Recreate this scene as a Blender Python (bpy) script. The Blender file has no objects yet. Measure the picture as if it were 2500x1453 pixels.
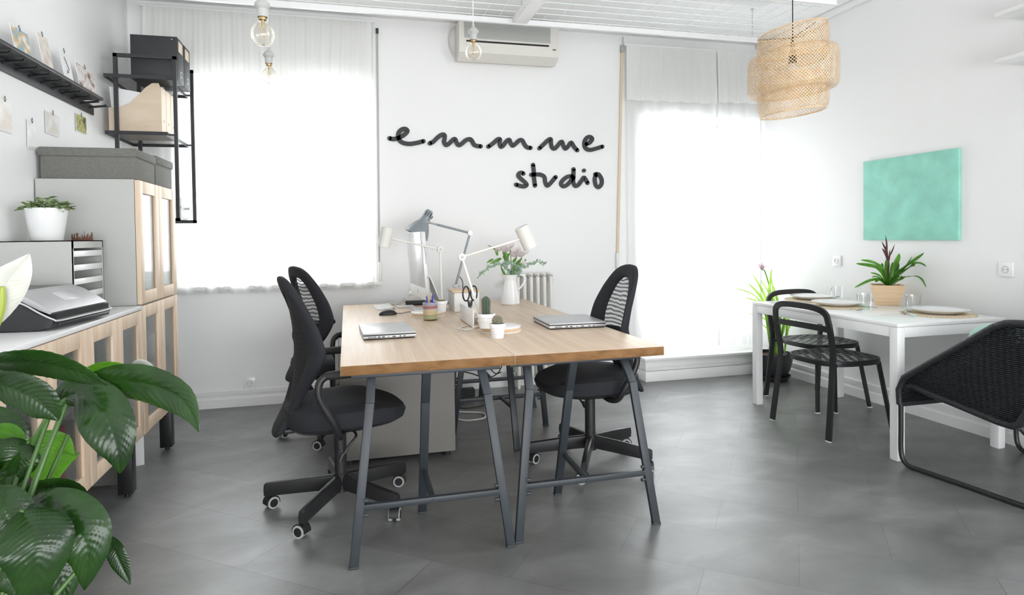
import bpy, bmesh, math, random
from mathutils import Vector, Matrix
random.seed(7)
SC = bpy.context.scene
COL = SC.collection
PI = math.pi
R = math.radians

# ---------------------------------------------------------------- camera
CAM_H, FPX, YAW, PITCH, ROLL = 1.233, 1545.0, 14.65, 1.233, -0.764
PPY = 611.3
def _cam_matrix():
    a, b, r = R(YAW), R(PITCH), R(ROLL)
    A = Matrix(((math.cos(a), -math.sin(a), 0), (0, 0, -1), (math.sin(a), math.cos(a), 0)))
    B = Matrix(((1, 0, 0), (0, math.cos(b), -math.sin(b)), (0, math.sin(b), math.cos(b))))
    C = Matrix(((math.cos(r), -math.sin(r), 0), (math.sin(r), math.cos(r), 0), (0, 0, 1)))
    return C @ B @ A
CM = _cam_matrix()
cam_data = bpy.data.cameras.new('camera')
cam = bpy.data.objects.new('camera', cam_data)
COL.objects.link(cam)
_x, _y, _z = CM[0], -CM[1], -CM[2]
cam.matrix_world = Matrix(((_x[0], _y[0], _z[0], 0), (_x[1], _y[1], _z[1], 0), (_x[2], _y[2], _z[2], CAM_H), (0, 0, 0, 1)))
cam_data.sensor_width = 36.0
cam_data.lens = FPX / 2500 * 36.0
cam_data.shift_y = (PPY - 726.5) / 2500
cam_data.clip_start = 0.05
SC.camera = cam

def at(u, v, X=None, Y=None, Z=None, d=None):
    """world point on a plane of the room (or at a depth) seen at a point of the photograph"""
    q = CM.transposed() @ Vector(((u - 1250) / FPX, (v - PPY) / FPX, 1))
    if X is not None: t = X / q.x
    elif Y is not None: t = Y / q.y
    elif Z is not None: t = (Z - CAM_H) / q.z
    else: t = d
    return q * t + Vector((0, 0, CAM_H))

# ---------------------------------------------------------------- light
W_STR = 6.8
world = bpy.data.worlds.new('overcast_sky'); SC.world = world
world.use_nodes = True
bg = world.node_tree.nodes['Background']
bg.inputs['Color'].default_value = (0.96, 0.98, 1.0, 1)
bg.inputs['Strength'].default_value = W_STR
SC.view_settings.view_transform = 'Standard'
SC.view_settings.look = 'None'
SC.view_settings.gamma = 1
SC.view_settings.exposure = 0.57
try: SC.view_settings.use_curve_mapping = False
except Exception: pass
def portal(name, loc, rot, sx, sy):
    l = bpy.data.lights.new(name, 'AREA'); l.shape = 'RECTANGLE'; l.size = sx; l.size_y = sy
    l.cycles.is_portal = True
    o = bpy.data.objects.new(name, l); COL.objects.link(o); o.location = loc; o.rotation_euler = rot
XW, XR, YB, CE, YR = -1.47, 3.686, 5.048, 2.947, -2.4
WIN = (-1.18, 0.22, 0.90, 2.48)      # x0 x1 z0 z1 of the window in the back wall
DOR = (2.46, 3.66, 0.20, 2.28)     # balcony door
REAR = (-1.2, 3.4, 0.08, 1.45)  # unseen low opening added behind the camera for fill light
SIDE = (-1.6, 1.0, 1.55, 2.7)     # unseen opening added in the right wall to light the left side       
portal('window_light', ((WIN[0]+WIN[1])/2, YB+.22, (WIN[2]+WIN[3])/2), (R(-90), 0, 0), WIN[1]-WIN[0], WIN[3]-WIN[2])
portal('door_light', ((DOR[0]+DOR[1])/2, YB+.22, (DOR[2]+DOR[3])/2), (R(-90), 0, 0), DOR[1]-DOR[0], DOR[3]-DOR[2])
portal('rear_fill_portal', ((REAR[0]+REAR[1])/2, YR-.1, (REAR[2]+REAR[3])/2), (R(90), 0, 0), REAR[1]-REAR[0], REAR[3]-REAR[2])

portal('side_fill_portal', (XR+.15, (SIDE[0]+SIDE[1])/2, (SIDE[2]+SIDE[3])/2), (R(90), 0, R(90)), SIDE[1]-SIDE[0], SIDE[3]-SIDE[2])
# ---------------------------------------------------------------- materials
class NT:
    def __init__(s, name):
        s.m = bpy.data.materials.new(name); s.m.use_nodes = True
        s.t = s.m.node_tree; s.b = s.t.nodes['Principled BSDF']; s.o = s.t.nodes['Material Output']
    def n(s, typ, **k):
        n = s.t.nodes.new(typ)
        for a, b in k.items():
            if a in n.inputs.keys(): n.inputs[a].default_value = b
            else: setattr(n, a, b)
        return n
    def l(s, a, b): s.t.links.new(a, b)
    def coord(s, scale=(1, 1, 1), rot=(0, 0, 0), loc=(0, 0, 0)):
        c = s.n('ShaderNodeTexCoord'); mp = s.n('ShaderNodeMapping')
        mp.inputs['Scale'].default_value = scale; mp.inputs['Rotation'].default_value = rot; mp.inputs['Location'].default_value = loc
        s.l(c.outputs['Object'], mp.inputs['Vector']); return mp.outputs['Vector']
    def ramp(s, fac, stops):
        r = s.n('ShaderNodeValToRGB'); e = r.color_ramp.elements
        while len(e) < len(stops): e.new(0.5)
        for i, (p, c) in enumerate(stops): e[i].position = p; e[i].color = (*c, 1)
        s.l(fac, r.inputs['Fac']); return r.outputs['Color']
    def bump(s, h, strength=.2, dist=.01):
        b = s.n('ShaderNodeBump', Strength=strength, Distance=dist)
        s.l(h, b.inputs['Height']); s.l(b.outputs['Normal'], s.b.inputs['Normal'])
    def math(s, op, a, b=None):
        n = s.n('ShaderNodeMath', operation=op)
        for i, v in enumerate((a, b)):
            if v is None: continue
            if isinstance(v, (int, float)): n.inputs[i].default_value = v
            else: s.l(v, n.inputs[i])
        return n.outputs[0]
    def cut(s, fac):
        """mix in transparency where fac is 1 (holes)"""
        tr = s.n('ShaderNodeBsdfTransparent'); mx = s.n('ShaderNodeMixShader')
        if isinstance(fac, (int, float)): mx.inputs[0].default_value = fac
        else: s.l(fac, mx.inputs[0])
        s.l(s.b.outputs[0], mx.inputs[1]); s.l(tr.outputs[0], mx.inputs[2]); s.l(mx.outputs[0], s.o.inputs[0])

def P(name, c, rough=.5, metal=0.0, spec=.5, bump=0, bscale=200, var=0, vscale=6):
    k = NT(name); b = k.b
    b.inputs['Base Color'].default_value = (*c, 1); b.inputs['Roughness'].default_value = rough
    b.inputs['Metallic'].default_value = metal; b.inputs['Specular IOR Level'].default_value = spec
    if bump or var:
        v = k.coord()
    if bump:
        n = k.n('ShaderNodeTexNoise', Scale=bscale, Detail=2.0); k.l(v, n.inputs['Vector']); k.bump(n.outputs['Fac'], bump, .004)
    if var:
        n = k.n('ShaderNodeTexNoise', Scale=vscale, Detail=4.0); k.l(v, n.inputs['Vector'])
        k.l(k.ramp(n.outputs['Fac'], [(.3, tuple(x*(1-var) for x in c)), (.7, tuple(min(1, x*(1+var)) for x in c))]), b.inputs['Base Color'])
    return k.m

def wood(name, c1, c2, sc=(30, 30, 1.5), rough=.5, staves=None, swirl=0, spec=.5):
    k = NT(name); v = k.coord(sc)
    n = k.n('ShaderNodeTexNoise', Scale=1.0, Detail=6.0, Distortion=.6 + swirl); k.l(v, n.inputs['Vector'])
    fac = n.outputs['Fac']
    col = k.ramp(fac, [(.28, c1), (.72, c2)])
    if staves:
        vv = k.coord((1, 1, 1), staves[2])
        br = k.n('ShaderNodeTexBrick', Scale=1.0, offset=.37)
        br.inputs['Brick Width'].default_value = staves[0]; br.inputs['Row Height'].default_value = staves[1]
        br.inputs['Mortar Size'].default_value = 0; br.inputs['Color1'].default_value = (.92, .9, .88, 1); br.inputs['Color2'].default_value = (1.04, 1.04, 1.04, 1)
        k.l(vv, br.inputs['Vector'])
        mx = k.n('ShaderNodeMix', data_type='RGBA', blend_type='MULTIPLY'); mx.inputs[0].default_value = 1
        k.l(col, mx.inputs[6]); k.l(br.outputs['Color'], mx.inputs[7]); col = mx.outputs[2]
    k.l(col, k.b.inputs['Base Color']); k.b.inputs['Roughness'].default_value = rough
    k.bump(fac, .08, .002); k.b.inputs['Specular IOR Level'].default_value = spec
    return k.m

def thin_glass(name, tint=(.97, .98, .98), refl=.08, rough=.02):
    k = NT(name); t = k.t
    tr = k.n('ShaderNodeBsdfTransparent'); tr.inputs[0].default_value = (*tint, 1)
    gl = k.n('ShaderNodeBsdfGlossy'); gl.inputs['Roughness'].default_value = rough
    lw = k.n('ShaderNodeLayerWeight', Blend=.25)
    f = k.math('MAXIMUM', k.math('MULTIPLY', lw.outputs['Fresnel'], .55), refl); gl.inputs[0].default_value = (1, 1, 1, 1)
    mx = k.n('ShaderNodeMixShader'); k.l(f, mx.inputs[0]); k.l(tr.outputs[0], mx.inputs[1]); k.l(gl.outputs[0], mx.inputs[2])
    k.l(mx.outputs[0], k.o.inputs[0]); return k.m

def sheer(name, tr=.3, tl=.5, c=(.93, .93, .92), scale=900):
    k = NT(name)
    a = k.n('ShaderNodeBsdfTransparent'); b = k.n('ShaderNodeBsdfTranslucent'); d = k.n('ShaderNodeBsdfDiffuse')
    b.inputs[0].default_value = (*c, 1); d.inputs[0].default_value = (*c, 1)
    m1 = k.n('ShaderNodeMixShader'); m1.inputs[0].default_value = tl; k.l(d.outputs[0], m1.inputs[1]); k.l(b.outputs[0], m1.inputs[2])
    m2 = k.n('ShaderNodeMixShader'); m2.inputs[0].default_value = tr; k.l(m1.outputs[0], m2.inputs[1]); k.l(a.outputs[0], m2.inputs[2])
    k.l(m2.outputs[0], k.o.inputs[0]); return k.m

def leafmat(name, c1, c2, rough=.3, trans=.3, scale=8, tm=(2.6, 2.6, 1.2)):
    k = NT(name); v = k.coord((scale,)*3)
    n = k.n('ShaderNodeTexNoise', Scale=1.0, Detail=3.0); k.l(v, n.inputs['Vector'])
    col = k.ramp(n.outputs['Fac'], [(.3, c1), (.7, c2)])
    k.l(col, k.b.inputs['Base Color']); k.b.inputs['Roughness'].default_value = rough
    tl = k.n('ShaderNodeBsdfTranslucent')
    mx0 = k.n('ShaderNodeMix', data_type='RGBA', blend_type='MULTIPLY'); mx0.inputs[0].default_value = 1
    k.l(col, mx0.inputs[6]); mx0.inputs[7].default_value = (*tm, 1); k.l(mx0.outputs[2], tl.inputs[0])
    mx = k.n('ShaderNodeMixShader'); mx.inputs[0].default_value = trans
    k.l(k.b.outputs[0], mx.inputs[1]); k.l(tl.outputs[0], mx.inputs[2]); k.l(mx.outputs[0], k.o.inputs[0]); return k.m

def floor_mat():
    k = NT('dark_vinyl_tile')
    v = k.coord((1, 1, 1), (0, 0, R(38.5)), (-.021, -.08, 0))
    br = k.n('ShaderNodeTexBrick', Scale=1.0, offset=.5)
    br.inputs['Brick Width'].default_value = .64; br.inputs['Row Height'].default_value = .33
    br.inputs['Mortar Size'].default_value = .0022; br.inputs['Mortar Smooth'].default_value = .3
    br.inputs['Color1'].default_value = (.86, .86, .86, 1); br.inputs['Color2'].default_value = (1.12, 1.12, 1.12, 1); br.inputs['Mortar'].default_value = (.62, .62, .62, 1)
    k.l(v, br.inputs['Vector'])
    n = k.n('ShaderNodeTexNoise', Scale=2.2, Detail=8.0, Roughness=.62, Distortion=.5); k.l(k.coord((1, 1.6, 1), (0, 0, R(38.5))), n.inputs['Vector'])
    col = k.ramp(n.outputs['Fac'], [(.30, (.092, .093, .091)), (.52, (.150, .151, .149)), (.74, (.235, .236, .234))])
    mx = k.n('ShaderNodeMix', data_type='RGBA', blend_type='MULTIPLY'); mx.inputs[0].default_value = 1
    k.l(col, mx.inputs[6]); k.l(br.outputs['Color'], mx.inputs[7]); k.l(mx.outputs[2], k.b.inputs['Base Color'])
    n2 = k.n('ShaderNodeTexNoise', Scale=3.0, Detail=3.0); k.l(k.coord(), n2.inputs['Vector'])
    rr = k.n('ShaderNodeMapRange'); rr.inputs[1].default_value = .3; rr.inputs[2].default_value = .7; rr.inputs[3].default_value = .37; rr.inputs[4].default_value = .44
    k.l(n2.outputs['Fac'], rr.inputs[0]); k.l(rr.outputs[0], k.b.inputs['Roughness'])
    k.b.inputs['Specular IOR Level'].default_value = .5; k.b.inputs['IOR'].default_value = 2.15
    n3 = k.n('ShaderNodeTexNoise', Scale=26.0, Detail=4.0); k.l(k.coord((1, 3, 1), (0, 0, R(-48))), n3.inputs['Vector'])
    return k.m

def perforated(name, c, mode, sx, sy, r, rough=.45):
    """sheet with staggered holes in its local XY plane"""
    k = NT(name); k.b.inputs['Base Color'].default_value = (*c, 1); k.b.inputs['Roughness'].default_value = rough
    tc = k.n('ShaderNodeTexCoord'); sp = k.n('ShaderNodeSeparateXYZ'); k.l(tc.outputs['Object'], sp.inputs[0])
    x = k.math('DIVIDE', sp.outputs[0], sx); y = k.math('DIVIDE', sp.outputs[1], sy)
    row = k.math('FLOOR', y); odd = k.math('MULTIPLY', k.math('MODULO', k.math('ABSOLUTE', row), 2.0), .5)
    fx = k.math('SUBTRACT', k.math('FRACT', k.math('ADD', x, odd)), .5)
    fy = k.math('SUBTRACT', k.math('FRACT', y), .5)
    fx = k.math('MULTIPLY', fx, sx); fy = k.math('MULTIPLY', fy, sy * (1 if mode == 'round' else 1.0))
    d = k.math('SQRT', k.math('ADD', k.math('MULTIPLY', fx, fx), k.math('MULTIPLY', fy, fy)))
    k.cut(k.math('LESS_THAN', d, r)); return k.m

def wicker_mat(name, c):
    k = NT(name); k.b.inputs['Roughness'].default_value = .62; k.b.inputs['Specular IOR Level'].default_value = .3
    v = k.coord()
    w = k.n('ShaderNodeTexWave', wave_type='BANDS', bands_direction='Z', Scale=34.0, Distortion=.7, Detail=1.0); k.l(v, w.inputs['Vector'])
    w.inputs['Detail Scale'].default_value = 3
    w2 = k.n('ShaderNodeTexWave', wave_type='BANDS', bands_direction='Y', Scale=11.0, Distortion=.35); k.l(v, w2.inputs['Vector'])
    mixh = k.math('MULTIPLY', w.outputs['Fac'], k.math('ADD', w2.outputs['Fac'], .25))
    k.l(k.ramp(mixh, [(.1, tuple(x*.45 for x in c)), (.8, tuple(x*1.5 for x in c))]), k.b.inputs['Base Color'])
    k.bump(mixh, .9, .01)
    n = k.n('ShaderNodeTexNoise', Scale=3.0, Detail=1.0); k.l(v, n.inputs['Vector'])
    hole = k.math('LESS_THAN', k.math('ADD', mixh, k.math('MULTIPLY', n.outputs['Fac'], .25)), .17)
    k.cut(hole); return k.m

def mesh_fabric(name, lo=.10, hi=.72):
    k = NT(name); k.b.inputs['Base Color'].default_value = (.012, .012, .014, 1); k.b.inputs['Roughness'].default_value = .75
    v = k.coord((1, 1, 1))
    w = k.n('ShaderNodeTexWave', wave_type='BANDS', bands_direction='Z', Scale=14.0, Distortion=4.0, Detail=1.0); k.l(v, w.inputs['Vector'])
    w.inputs['Detail Scale'].default_value = .9
    f = k.n('ShaderNodeMapRange'); f.inputs[3].default_value = lo; f.inputs[4].default_value = hi; k.l(w.outputs['Fac'], f.inputs[0])
    k.cut(f.outputs[0]); return k.m

def banded(name, stops, z0, z1, rough=.5):
    k = NT(name); tc = k.n('ShaderNodeTexCoord'); sp = k.n('ShaderNodeSeparateXYZ'); k.l(tc.outputs['Object'], sp.inputs[0])
    f = k.n('ShaderNodeMapRange'); f.inputs[1].default_value = z0; f.inputs[2].default_value = z1; k.l(sp.outputs[2], f.inputs[0])
    r = k.ramp(f.outputs[0], stops); r.node.color_ramp.interpolation = 'CONSTANT'
    k.l(r, k.b.inputs['Base Color']); k.b.inputs['Roughness'].default_value = rough; return k.m

def picture(name, cols, sc=14):
    k = NT(name); v = k.coord((sc, sc, sc))
    n = k.n('ShaderNodeTexVoronoi', Scale=1.0); k.l(v, n.inputs['Vector'])
    n2 = k.n('ShaderNodeTexNoise', Scale=1.3, Detail=3.0); k.l(v, n2.inputs['Vector'])
    f = k.math('ADD', k.math('MULTIPLY', n.outputs['Distance'], .5), k.math('MULTIPLY', n2.outputs['Fac'], .6))
    st = [(.25 + .5*i/max(1, len(cols)-1), c) for i, c in enumerate(cols)]
    k.l(k.ramp(f, st), k.b.inputs['Base Color']); k.b.inputs['Roughness'].default_value = .4; return k.m

M = {}
M['wall'] = P('white_wall_paint', (.86, .86, .855), .7, bump=.05, bscale=60)
M['ceil'] = P('ceiling_paint', (.88, .88, .88), .8)
M['trim'] = P('white_trim_paint', (.84, .84, .83), .4, var=.03)
M['floor'] = floor_mat()
M['frame'] = P('window_frame_white', (.85, .85, .85), .4)
M['sheer'] = sheer('sheer_curtain', .22, .58, (.89, .89, .885))
M['valance'] = sheer('valance_cloth', .07, .30, (.93, .93, .905))
M['glass'] = thin_glass('pane_glass')
M['cabglass'] = thin_glass('cabinet_glass', (.86, .88, .88), .10, .03)
M['clear'] = thin_glass('clear_glass', (.985, .99, .99), .05, .01)
M['bulb'] = thin_glass('bulb_glass', (.98, .97, .93), .06, .01)
M['oak'] = wood('oak_top', (.60, .455, .325), (.74, .595, .455), (26, 1.6, 26), .38, (1.1, .11, (0, 0, R(90))), .5)
M['oakedge'] = wood('oak_end_shaded', (.15, .074, .028), (.25, .135, .058), (14, 30, 40), .7, spec=.15)  # end grain, darkened further for the shade on the front edge
M['birch'] = wood('birch_frame', (.64, .47, .33), (.80, .65, .49), (22, 22, 1.4), .45)
M['ply'] = wood('birch_ply', (.66, .53, .39), (.76, .64, .50), (2, 10, 9), .5, swirl=1.2)
M['plyline'] = P('ply_edge', (.45, .30, .18), .6)
M['bamboo'] = wood('bamboo_block', (.66, .46, .27), (.82, .63, .42), (2, 2, 60), .45)
M['strip'] = P('bamboo_strip', (.78, .56, .33), .5, var=.12, vscale=20)
M['grey'] = P('grey_lacquer', (.48, .485, .46), .45)
M['drawer'] = P('shaded_drawer_laminate', (.215, .205, .19), .55)  # grey-beige darkened to carry the shade under the desk
M['white'] = P('white_lacquer', (.88, .88, .875), .22)
M['wplastic'] = P('white_plastic', (.78, .78, .76), .35)
M['cream'] = P('cream_enamel', (.66, .645, .60), .5)
M['acbody'] = P('beige_plastic', (.72, .70, .65), .6)
M['ceramic'] = P('white_ceramic', (.84, .84, .84), .12)
M['creamceramic'] = P('cream_ceramic', (.80, .785, .74), .12)
M['black'] = P('black_plastic', (.013, .013, .014), .42)
M['blackmetal'] = P('black_metal', (.016, .016, .017), .38)
M['dull'] = P('soft_black', (.014, .014, .014), .7)
M['fabric'] = P('black_fabric', (.013, .014, .018), .85, bump=.25, bscale=500)
M['netting'] = mesh_fabric('black_netting')
M['densenet'] = mesh_fabric('dense_black_netting', .0, .10)
M['steel'] = P('blue_grey_steel', (.024, .030, .036), .45, 0)
M['dgrey'] = P('dark_grey_metal', (.030, .032, .035), .5)
M['chrome'] = P('chrome', (.34, .33, .31), .35, .9)
M['alu'] = P('aluminium', (.58, .58, .58), .45, .35)
M['lampgrey'] = P('lamp_grey', (.25, .28, .30), .32, .2)
M['tyre'] = P('grey_tyre', (.42, .43, .42), .6)
M['linen'] = P('grey_linen', (.17, .17, .155), .9, bump=.5, bscale=260, var=.12, vscale=90)
M['silver'] = P('silver_plastic', (.52, .52, .53), .30, .3)
M['screen'] = P('screen_glass', (.60, .61, .62), .22)
M['lidgrey'] = P('lid_grey_lit', (.10, .10, .105), .35)  # dark scanner lid, colour lightened for the light on its top
M['dscreen'] = P('dark_screen', (.10, .10, .10), .1)
M['pchar'] = P('charcoal_plastic', (.022, .023, .026), .35)
M['paper'] = P('paper', (.86, .86, .86), .7)
M['copper'] = P('copper_metal', (.16, .075, .05), .4, .4)
M['soil'] = P('soil', (.055, .032, .02), .95, bump=1.0, bscale=120, var=.4, vscale=60)
M['mint'] = P('mint_canvas', (.30, .66, .54), .75, var=.10, vscale=9, bump=.2, bscale=90)
M['mintcloth'] = P('mint_cloth', (.42, .62, .54), .9, bump=.4, bscale=300)
M['mintplast'] = P('mint_plastic', (.45, .72, .64), .3)
M['sisal'] = P('sisal_weave', (.72, .60, .42), .85, bump=.9, bscale=180, var=.25, vscale=110)
M['red'] = P('red_card', (.34, .02, .035), .45)
M['blue'] = P('blue_plastic', (.02, .06, .5), .3)
M['pencil'] = P('pencil_wood', (.50, .33, .20), .6)
M['wire'] = P('white_wire', (.82, .86, .85), .4)
M['cable'] = P('black_cable', (.012, .012, .012), .5)
M['strap'] = P('beige_strap', (.72, .58, .42), .8)
M['greystrap'] = P('grey_strap', (.42, .42, .40), .8)
M['sign'] = P('sign_black', (.030, .033, .036), .6)
M['wicker'] = wicker_mat('black_wicker', (.020, .022, .025))
M['rim'] = P('wicker_wrap', (.016, .017, .019), .5, bump=.8, bscale=150)
M['perfshelf'] = perforated('perforated_sheet', (.030, .032, .035), 'round', .020, .012, .0055)
M['perfseat'] = perforated('perforated_seat', (.016, .016, .017), 'oval', .058, .046, .0128)
M['leaf'] = leafmat('lily_leaf', (.007, .027, .005), (.020, .064, .010), .24, .20, 9)
M['leaflit'] = leafmat('backlit_lily_leaf', (.05, .16, .018), (.10, .26, .03), .32, .5, 9)  # brighter copy of the lily leaf, backlight put into its colour
M['stem'] = P('green_stem', (.06, .14, .03), .4)
M['spathe'] = leafmat('spathe_white', (.58, .58, .52), (.68, .68, .62), .5, .15, 10, (1, 1, 1))
M['spadix'] = P('spadix', (.30, .36, .06), .6)
M['brom'] = leafmat('bromeliad_leaf', (.035, .12, .015), (.09, .24, .035), .3, .25, 14)
M['bromflower'] = P('dark_bract', (.075, .018, .02), .45)
M['grass'] = leafmat('curcuma_leaf', (.13, .26, .05), (.28, .44, .12), .4, .4, 10)
M['pinkpet'] = leafmat('pink_petal', (.80, .64, .68), (.88, .78, .80), .5, .4, 40, (1, 1, 1))
M['whitepet'] = leafmat('white_petal', (.84, .76, .75), (.90, .87, .85), .5, .35, 60, (1, 1, 1))
M['euca'] = leafmat('eucalyptus_leaf', (.20, .30, .25), (.34, .44, .38), .55, .2, 30)
M['green'] = leafmat('bouquet_leaf', (.06, .16, .03), (.15, .28, .07), .4, .3, 30)
M['fitt'] = leafmat('variegated_leaf', (.06, .13, .035), (.42, .50, .34), .45, .2, 70)
M['cactus'] = P('cactus_skin', (.045, .085, .055), .6, bump=.4, bscale=200)
M['spine'] = P('cactus_spines', (.50, .42, .33), .8)
M['moss'] = P('moss', (.18, .20, .05), .95, bump=1.0, bscale=160, var=.4, vscale=120)
M['cactusball'] = P('fuzzy_cactus', (.20, .20, .14), .95, bump=1.0, bscale=240, var=.5, vscale=150)
M['cup'] = banded('striped_cup_glaze', [(0, (.10, .07, .05)), (.06, (.36, .37, .20)), (.34, (.56, .44, .26)), (.60, (.42, .40, .44)), (.66, (.36, .14, .13)), (.82, (.33, .33, .40))], 0, .107, .45)
M['brass'] = P('brass_thread', (.6, .42, .2), .35, .9)

# ---------------------------------------------------------------- mesh builder
class MB:
    def __init__(s): s.v = []; s.f = []; s.m = []; s.cur = 0
    def mat(s, i): s.cur = i; return s
    def add(s, vs, fs, mt=None):
        k = len(s.v)
        s.v += [tuple(mt @ Vector(p)) if mt else tuple(p) for p in vs]
        s.f += [tuple(i + k for i in f) for f in fs]; s.m += [s.cur] * len(fs); return s
    def bm(s, b, mt=None):
        b.verts.ensure_lookup_table(); b.verts.index_update()
        s.add([v.co.copy() for v in b.verts], [[v.index for v in f.verts] for f in b.faces], mt); b.free(); return s
    def box(s, c, d, bev=0, rot=None, seg=2):
        """box with centre c and size d"""
        b = bmesh.new(); bmesh.ops.create_cube(b, size=1)
        for v in b.verts: v.co = Vector((v.co.x*d[0], v.co.y*d[1], v.co.z*d[2]))
        if bev: bmesh.ops.bevel(b, geom=list(b.edges), offset=bev, segments=seg, affect='EDGES', profile=.5)
        mt = Matrix.Translation(Vector(c))
        if rot is not None: mt = mt @ (rot.to_4x4() if isinstance(rot, Matrix) else Matrix.Rotation(rot, 4, 'Z'))
        return s.bm(b, mt)
    def bb(s, x0, x1, y0, y1, z0, z1, bev=0):
        return s.box(((x0+x1)/2, (y0+y1)/2, (z0+z1)/2), (abs(x1-x0), abs(y1-y0), abs(z1-z0)), bev)
    def bar(s, p, q, w, h, up=(0, 0, 1), bev=0):
        """rectangular bar from p to q; w across, h along up"""
        p, q = Vector(p), Vector(q); t = (q-p); L = t.length; t.normalize()
        u = Vector(up); x = t.cross(u)
        if x.length < 1e-4: x = t.cross(Vector((1, 0, 0)))
        x.normalize(); z = x.cross(t).normalized()
        rot = Matrix((x, t, z)).transposed()
        return s.box((p+q)/2, (w, L, h), bev, rot)
    def cyl(s, p, q, r, r2=None, n=16, caps=True):
        p, q = Vector(p), Vector(q); t = (q-p).normalized(); r2 = r if r2 is None else r2
        a = t.orthogonal().normalized(); b = t.cross(a)
        vs = [p + (a*math.cos(2*PI*i/n) + b*math.sin(2*PI*i/n))*r for i in range(n)] + [q + (a*math.cos(2*PI*i/n) + b*math.sin(2*PI*i/n))*r2 for i in range(n)]
        fs = [(i, (i+1) % n, n+(i+1) % n, n+i) for i in range(n)]
        if caps: fs += [tuple(range(n))[::-1], tuple(range(n, 2*n))]
        return s.add(vs, fs)
    def tube(s, pts, r, n=10, closed=False, flat=None, axis=None):
        """swept tube; r number or list; flat=(a,b) gives a rectangular section with a along axis"""
        pts = [Vector(p) for p in pts]; N = len(pts)
        rs = r if isinstance(r, (list, tuple)) else [r]*N
        T = []
        for i in range(N):
            a = pts[i-1] if (i or closed) else pts[i]; b = pts[(i+1) % N] if (i < N-1 or closed) else pts[i]
            T.append((b-a).normalized())
        u = T[0].orthogonal().normalized(); rings = []
        for i in range(N):
            t = T[i]
            if axis is not None:
                ax = Vector(axis); bx = t.cross(ax)
                if bx.length < 1e-5: bx = u
                bx.normalize(); ax = bx.cross(t).normalized()
                if flat:
                    a, b = flat[0]/2, flat[1]/2
                    rings.append([pts[i] + ax*sa*a + bx*sb*b for sa, sb in ((1, 1), (1, -1), (-1, -1), (-1, 1))])
                else: rings.append([pts[i] + (ax*math.cos(2*PI*j/n) + bx*math.sin(2*PI*j/n))*rs[i] for j in range(n)])
            else:
                u = (u - t*u.dot(t)).normalized(); w = t.cross(u)
                rings.append([pts[i] + (u*math.cos(2*PI*j/n) + w*math.sin(2*PI*j/n))*rs[i] for j in range(n)])
        return s.loft(rings, closed, not closed)
    def loft(s, rings, closed=False, caps=True):
        n = len(rings[0]); N = len(rings); vs = [p for r in rings for p in r]; fs = []
        for i in range(N if closed else N-1):
            k = (i+1) % N
            for j in range(n): fs.append((i*n+j, i*n+(j+1) % n, k*n+(j+1) % n, k*n+j))
        if caps: fs += [tuple(range(n))[::-1], tuple(range((N-1)*n, N*n))]
        return s.add(vs, fs)
    def lathe(s, prof, n=32, c=(0, 0, 0), axis=None, caps=False):
        c = Vector(c); rings = [[Vector((r*math.cos(2*PI*j/n), r*math.sin(2*PI*j/n), z)) for j in range(n)] for r, z in prof]
        if axis is not None:
            q = Vector((0, 0, 1)).rotation_difference(Vector(axis))
            rings = [[q @ p for p in r] for r in rings]
        return s.loft([[p + c for p in r] for r in rings], False, caps)
    def grid(s, rows):
        n = len(rows[0]); vs = [p for r in rows for p in r]
        return s.add(vs, [(i*n+j, i*n+j+1, (i+1)*n+j+1, (i+1)*n+j) for i in range(len(rows)-1) for j in range(n-1)])
    def prism(s, poly, o, ux, uy, uz):
        """polygon poly (2D) in the frame o,ux,uy extruded by the vector uz"""
        o, ux, uy, uz = map(Vector, (o, ux, uy, uz)); n = len(poly)
        a = [o + ux*x + uy*y for x, y in poly]; b = [p + uz for p in a]
        return s.add(a + b, [tuple(range(n))[::-1], tuple(range(n, 2*n))] + [(i, (i+1) % n, n+(i+1) % n, n+i) for i in range(n)])
    def sphere(s, c, r, n=16, sc=(1, 1, 1)):
        b = bmesh.new(); bmesh.ops.create_uvsphere(b, u_segments=n, v_segments=max(6, n//2), radius=r)
        return s.bm(b, Matrix.Translation(Vector(c)) @ Matrix.Diagonal((*sc, 1)))
    def build(s, name, mats, parent=None, loc=None, smooth=True, ang=38, label=None):
        me = bpy.data.meshes.new(name); me.from_pydata([tuple(p) for p in s.v], [], s.f)
        for m in (mats if isinstance(mats, (list, tuple)) else [mats]): me.materials.append(m)
        for p, i in zip(me.polygons, s.m): p.material_index = i
        b = bmesh.new(); b.from_mesh(me); bmesh.ops.recalc_face_normals(b, faces=b.faces); b.to_mesh(me); b.free()
        if smooth:
            me.polygons.foreach_set('use_smooth', [True]*len(me.polygons)); me.set_sharp_from_angle(angle=R(ang))
        me.update()
        o = bpy.data.objects.new(name, me); COL.objects.link(o)
        if parent: o.parent = parent
        if loc is not None: o.location = loc
        if label: o['label'] = label
        return o

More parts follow.
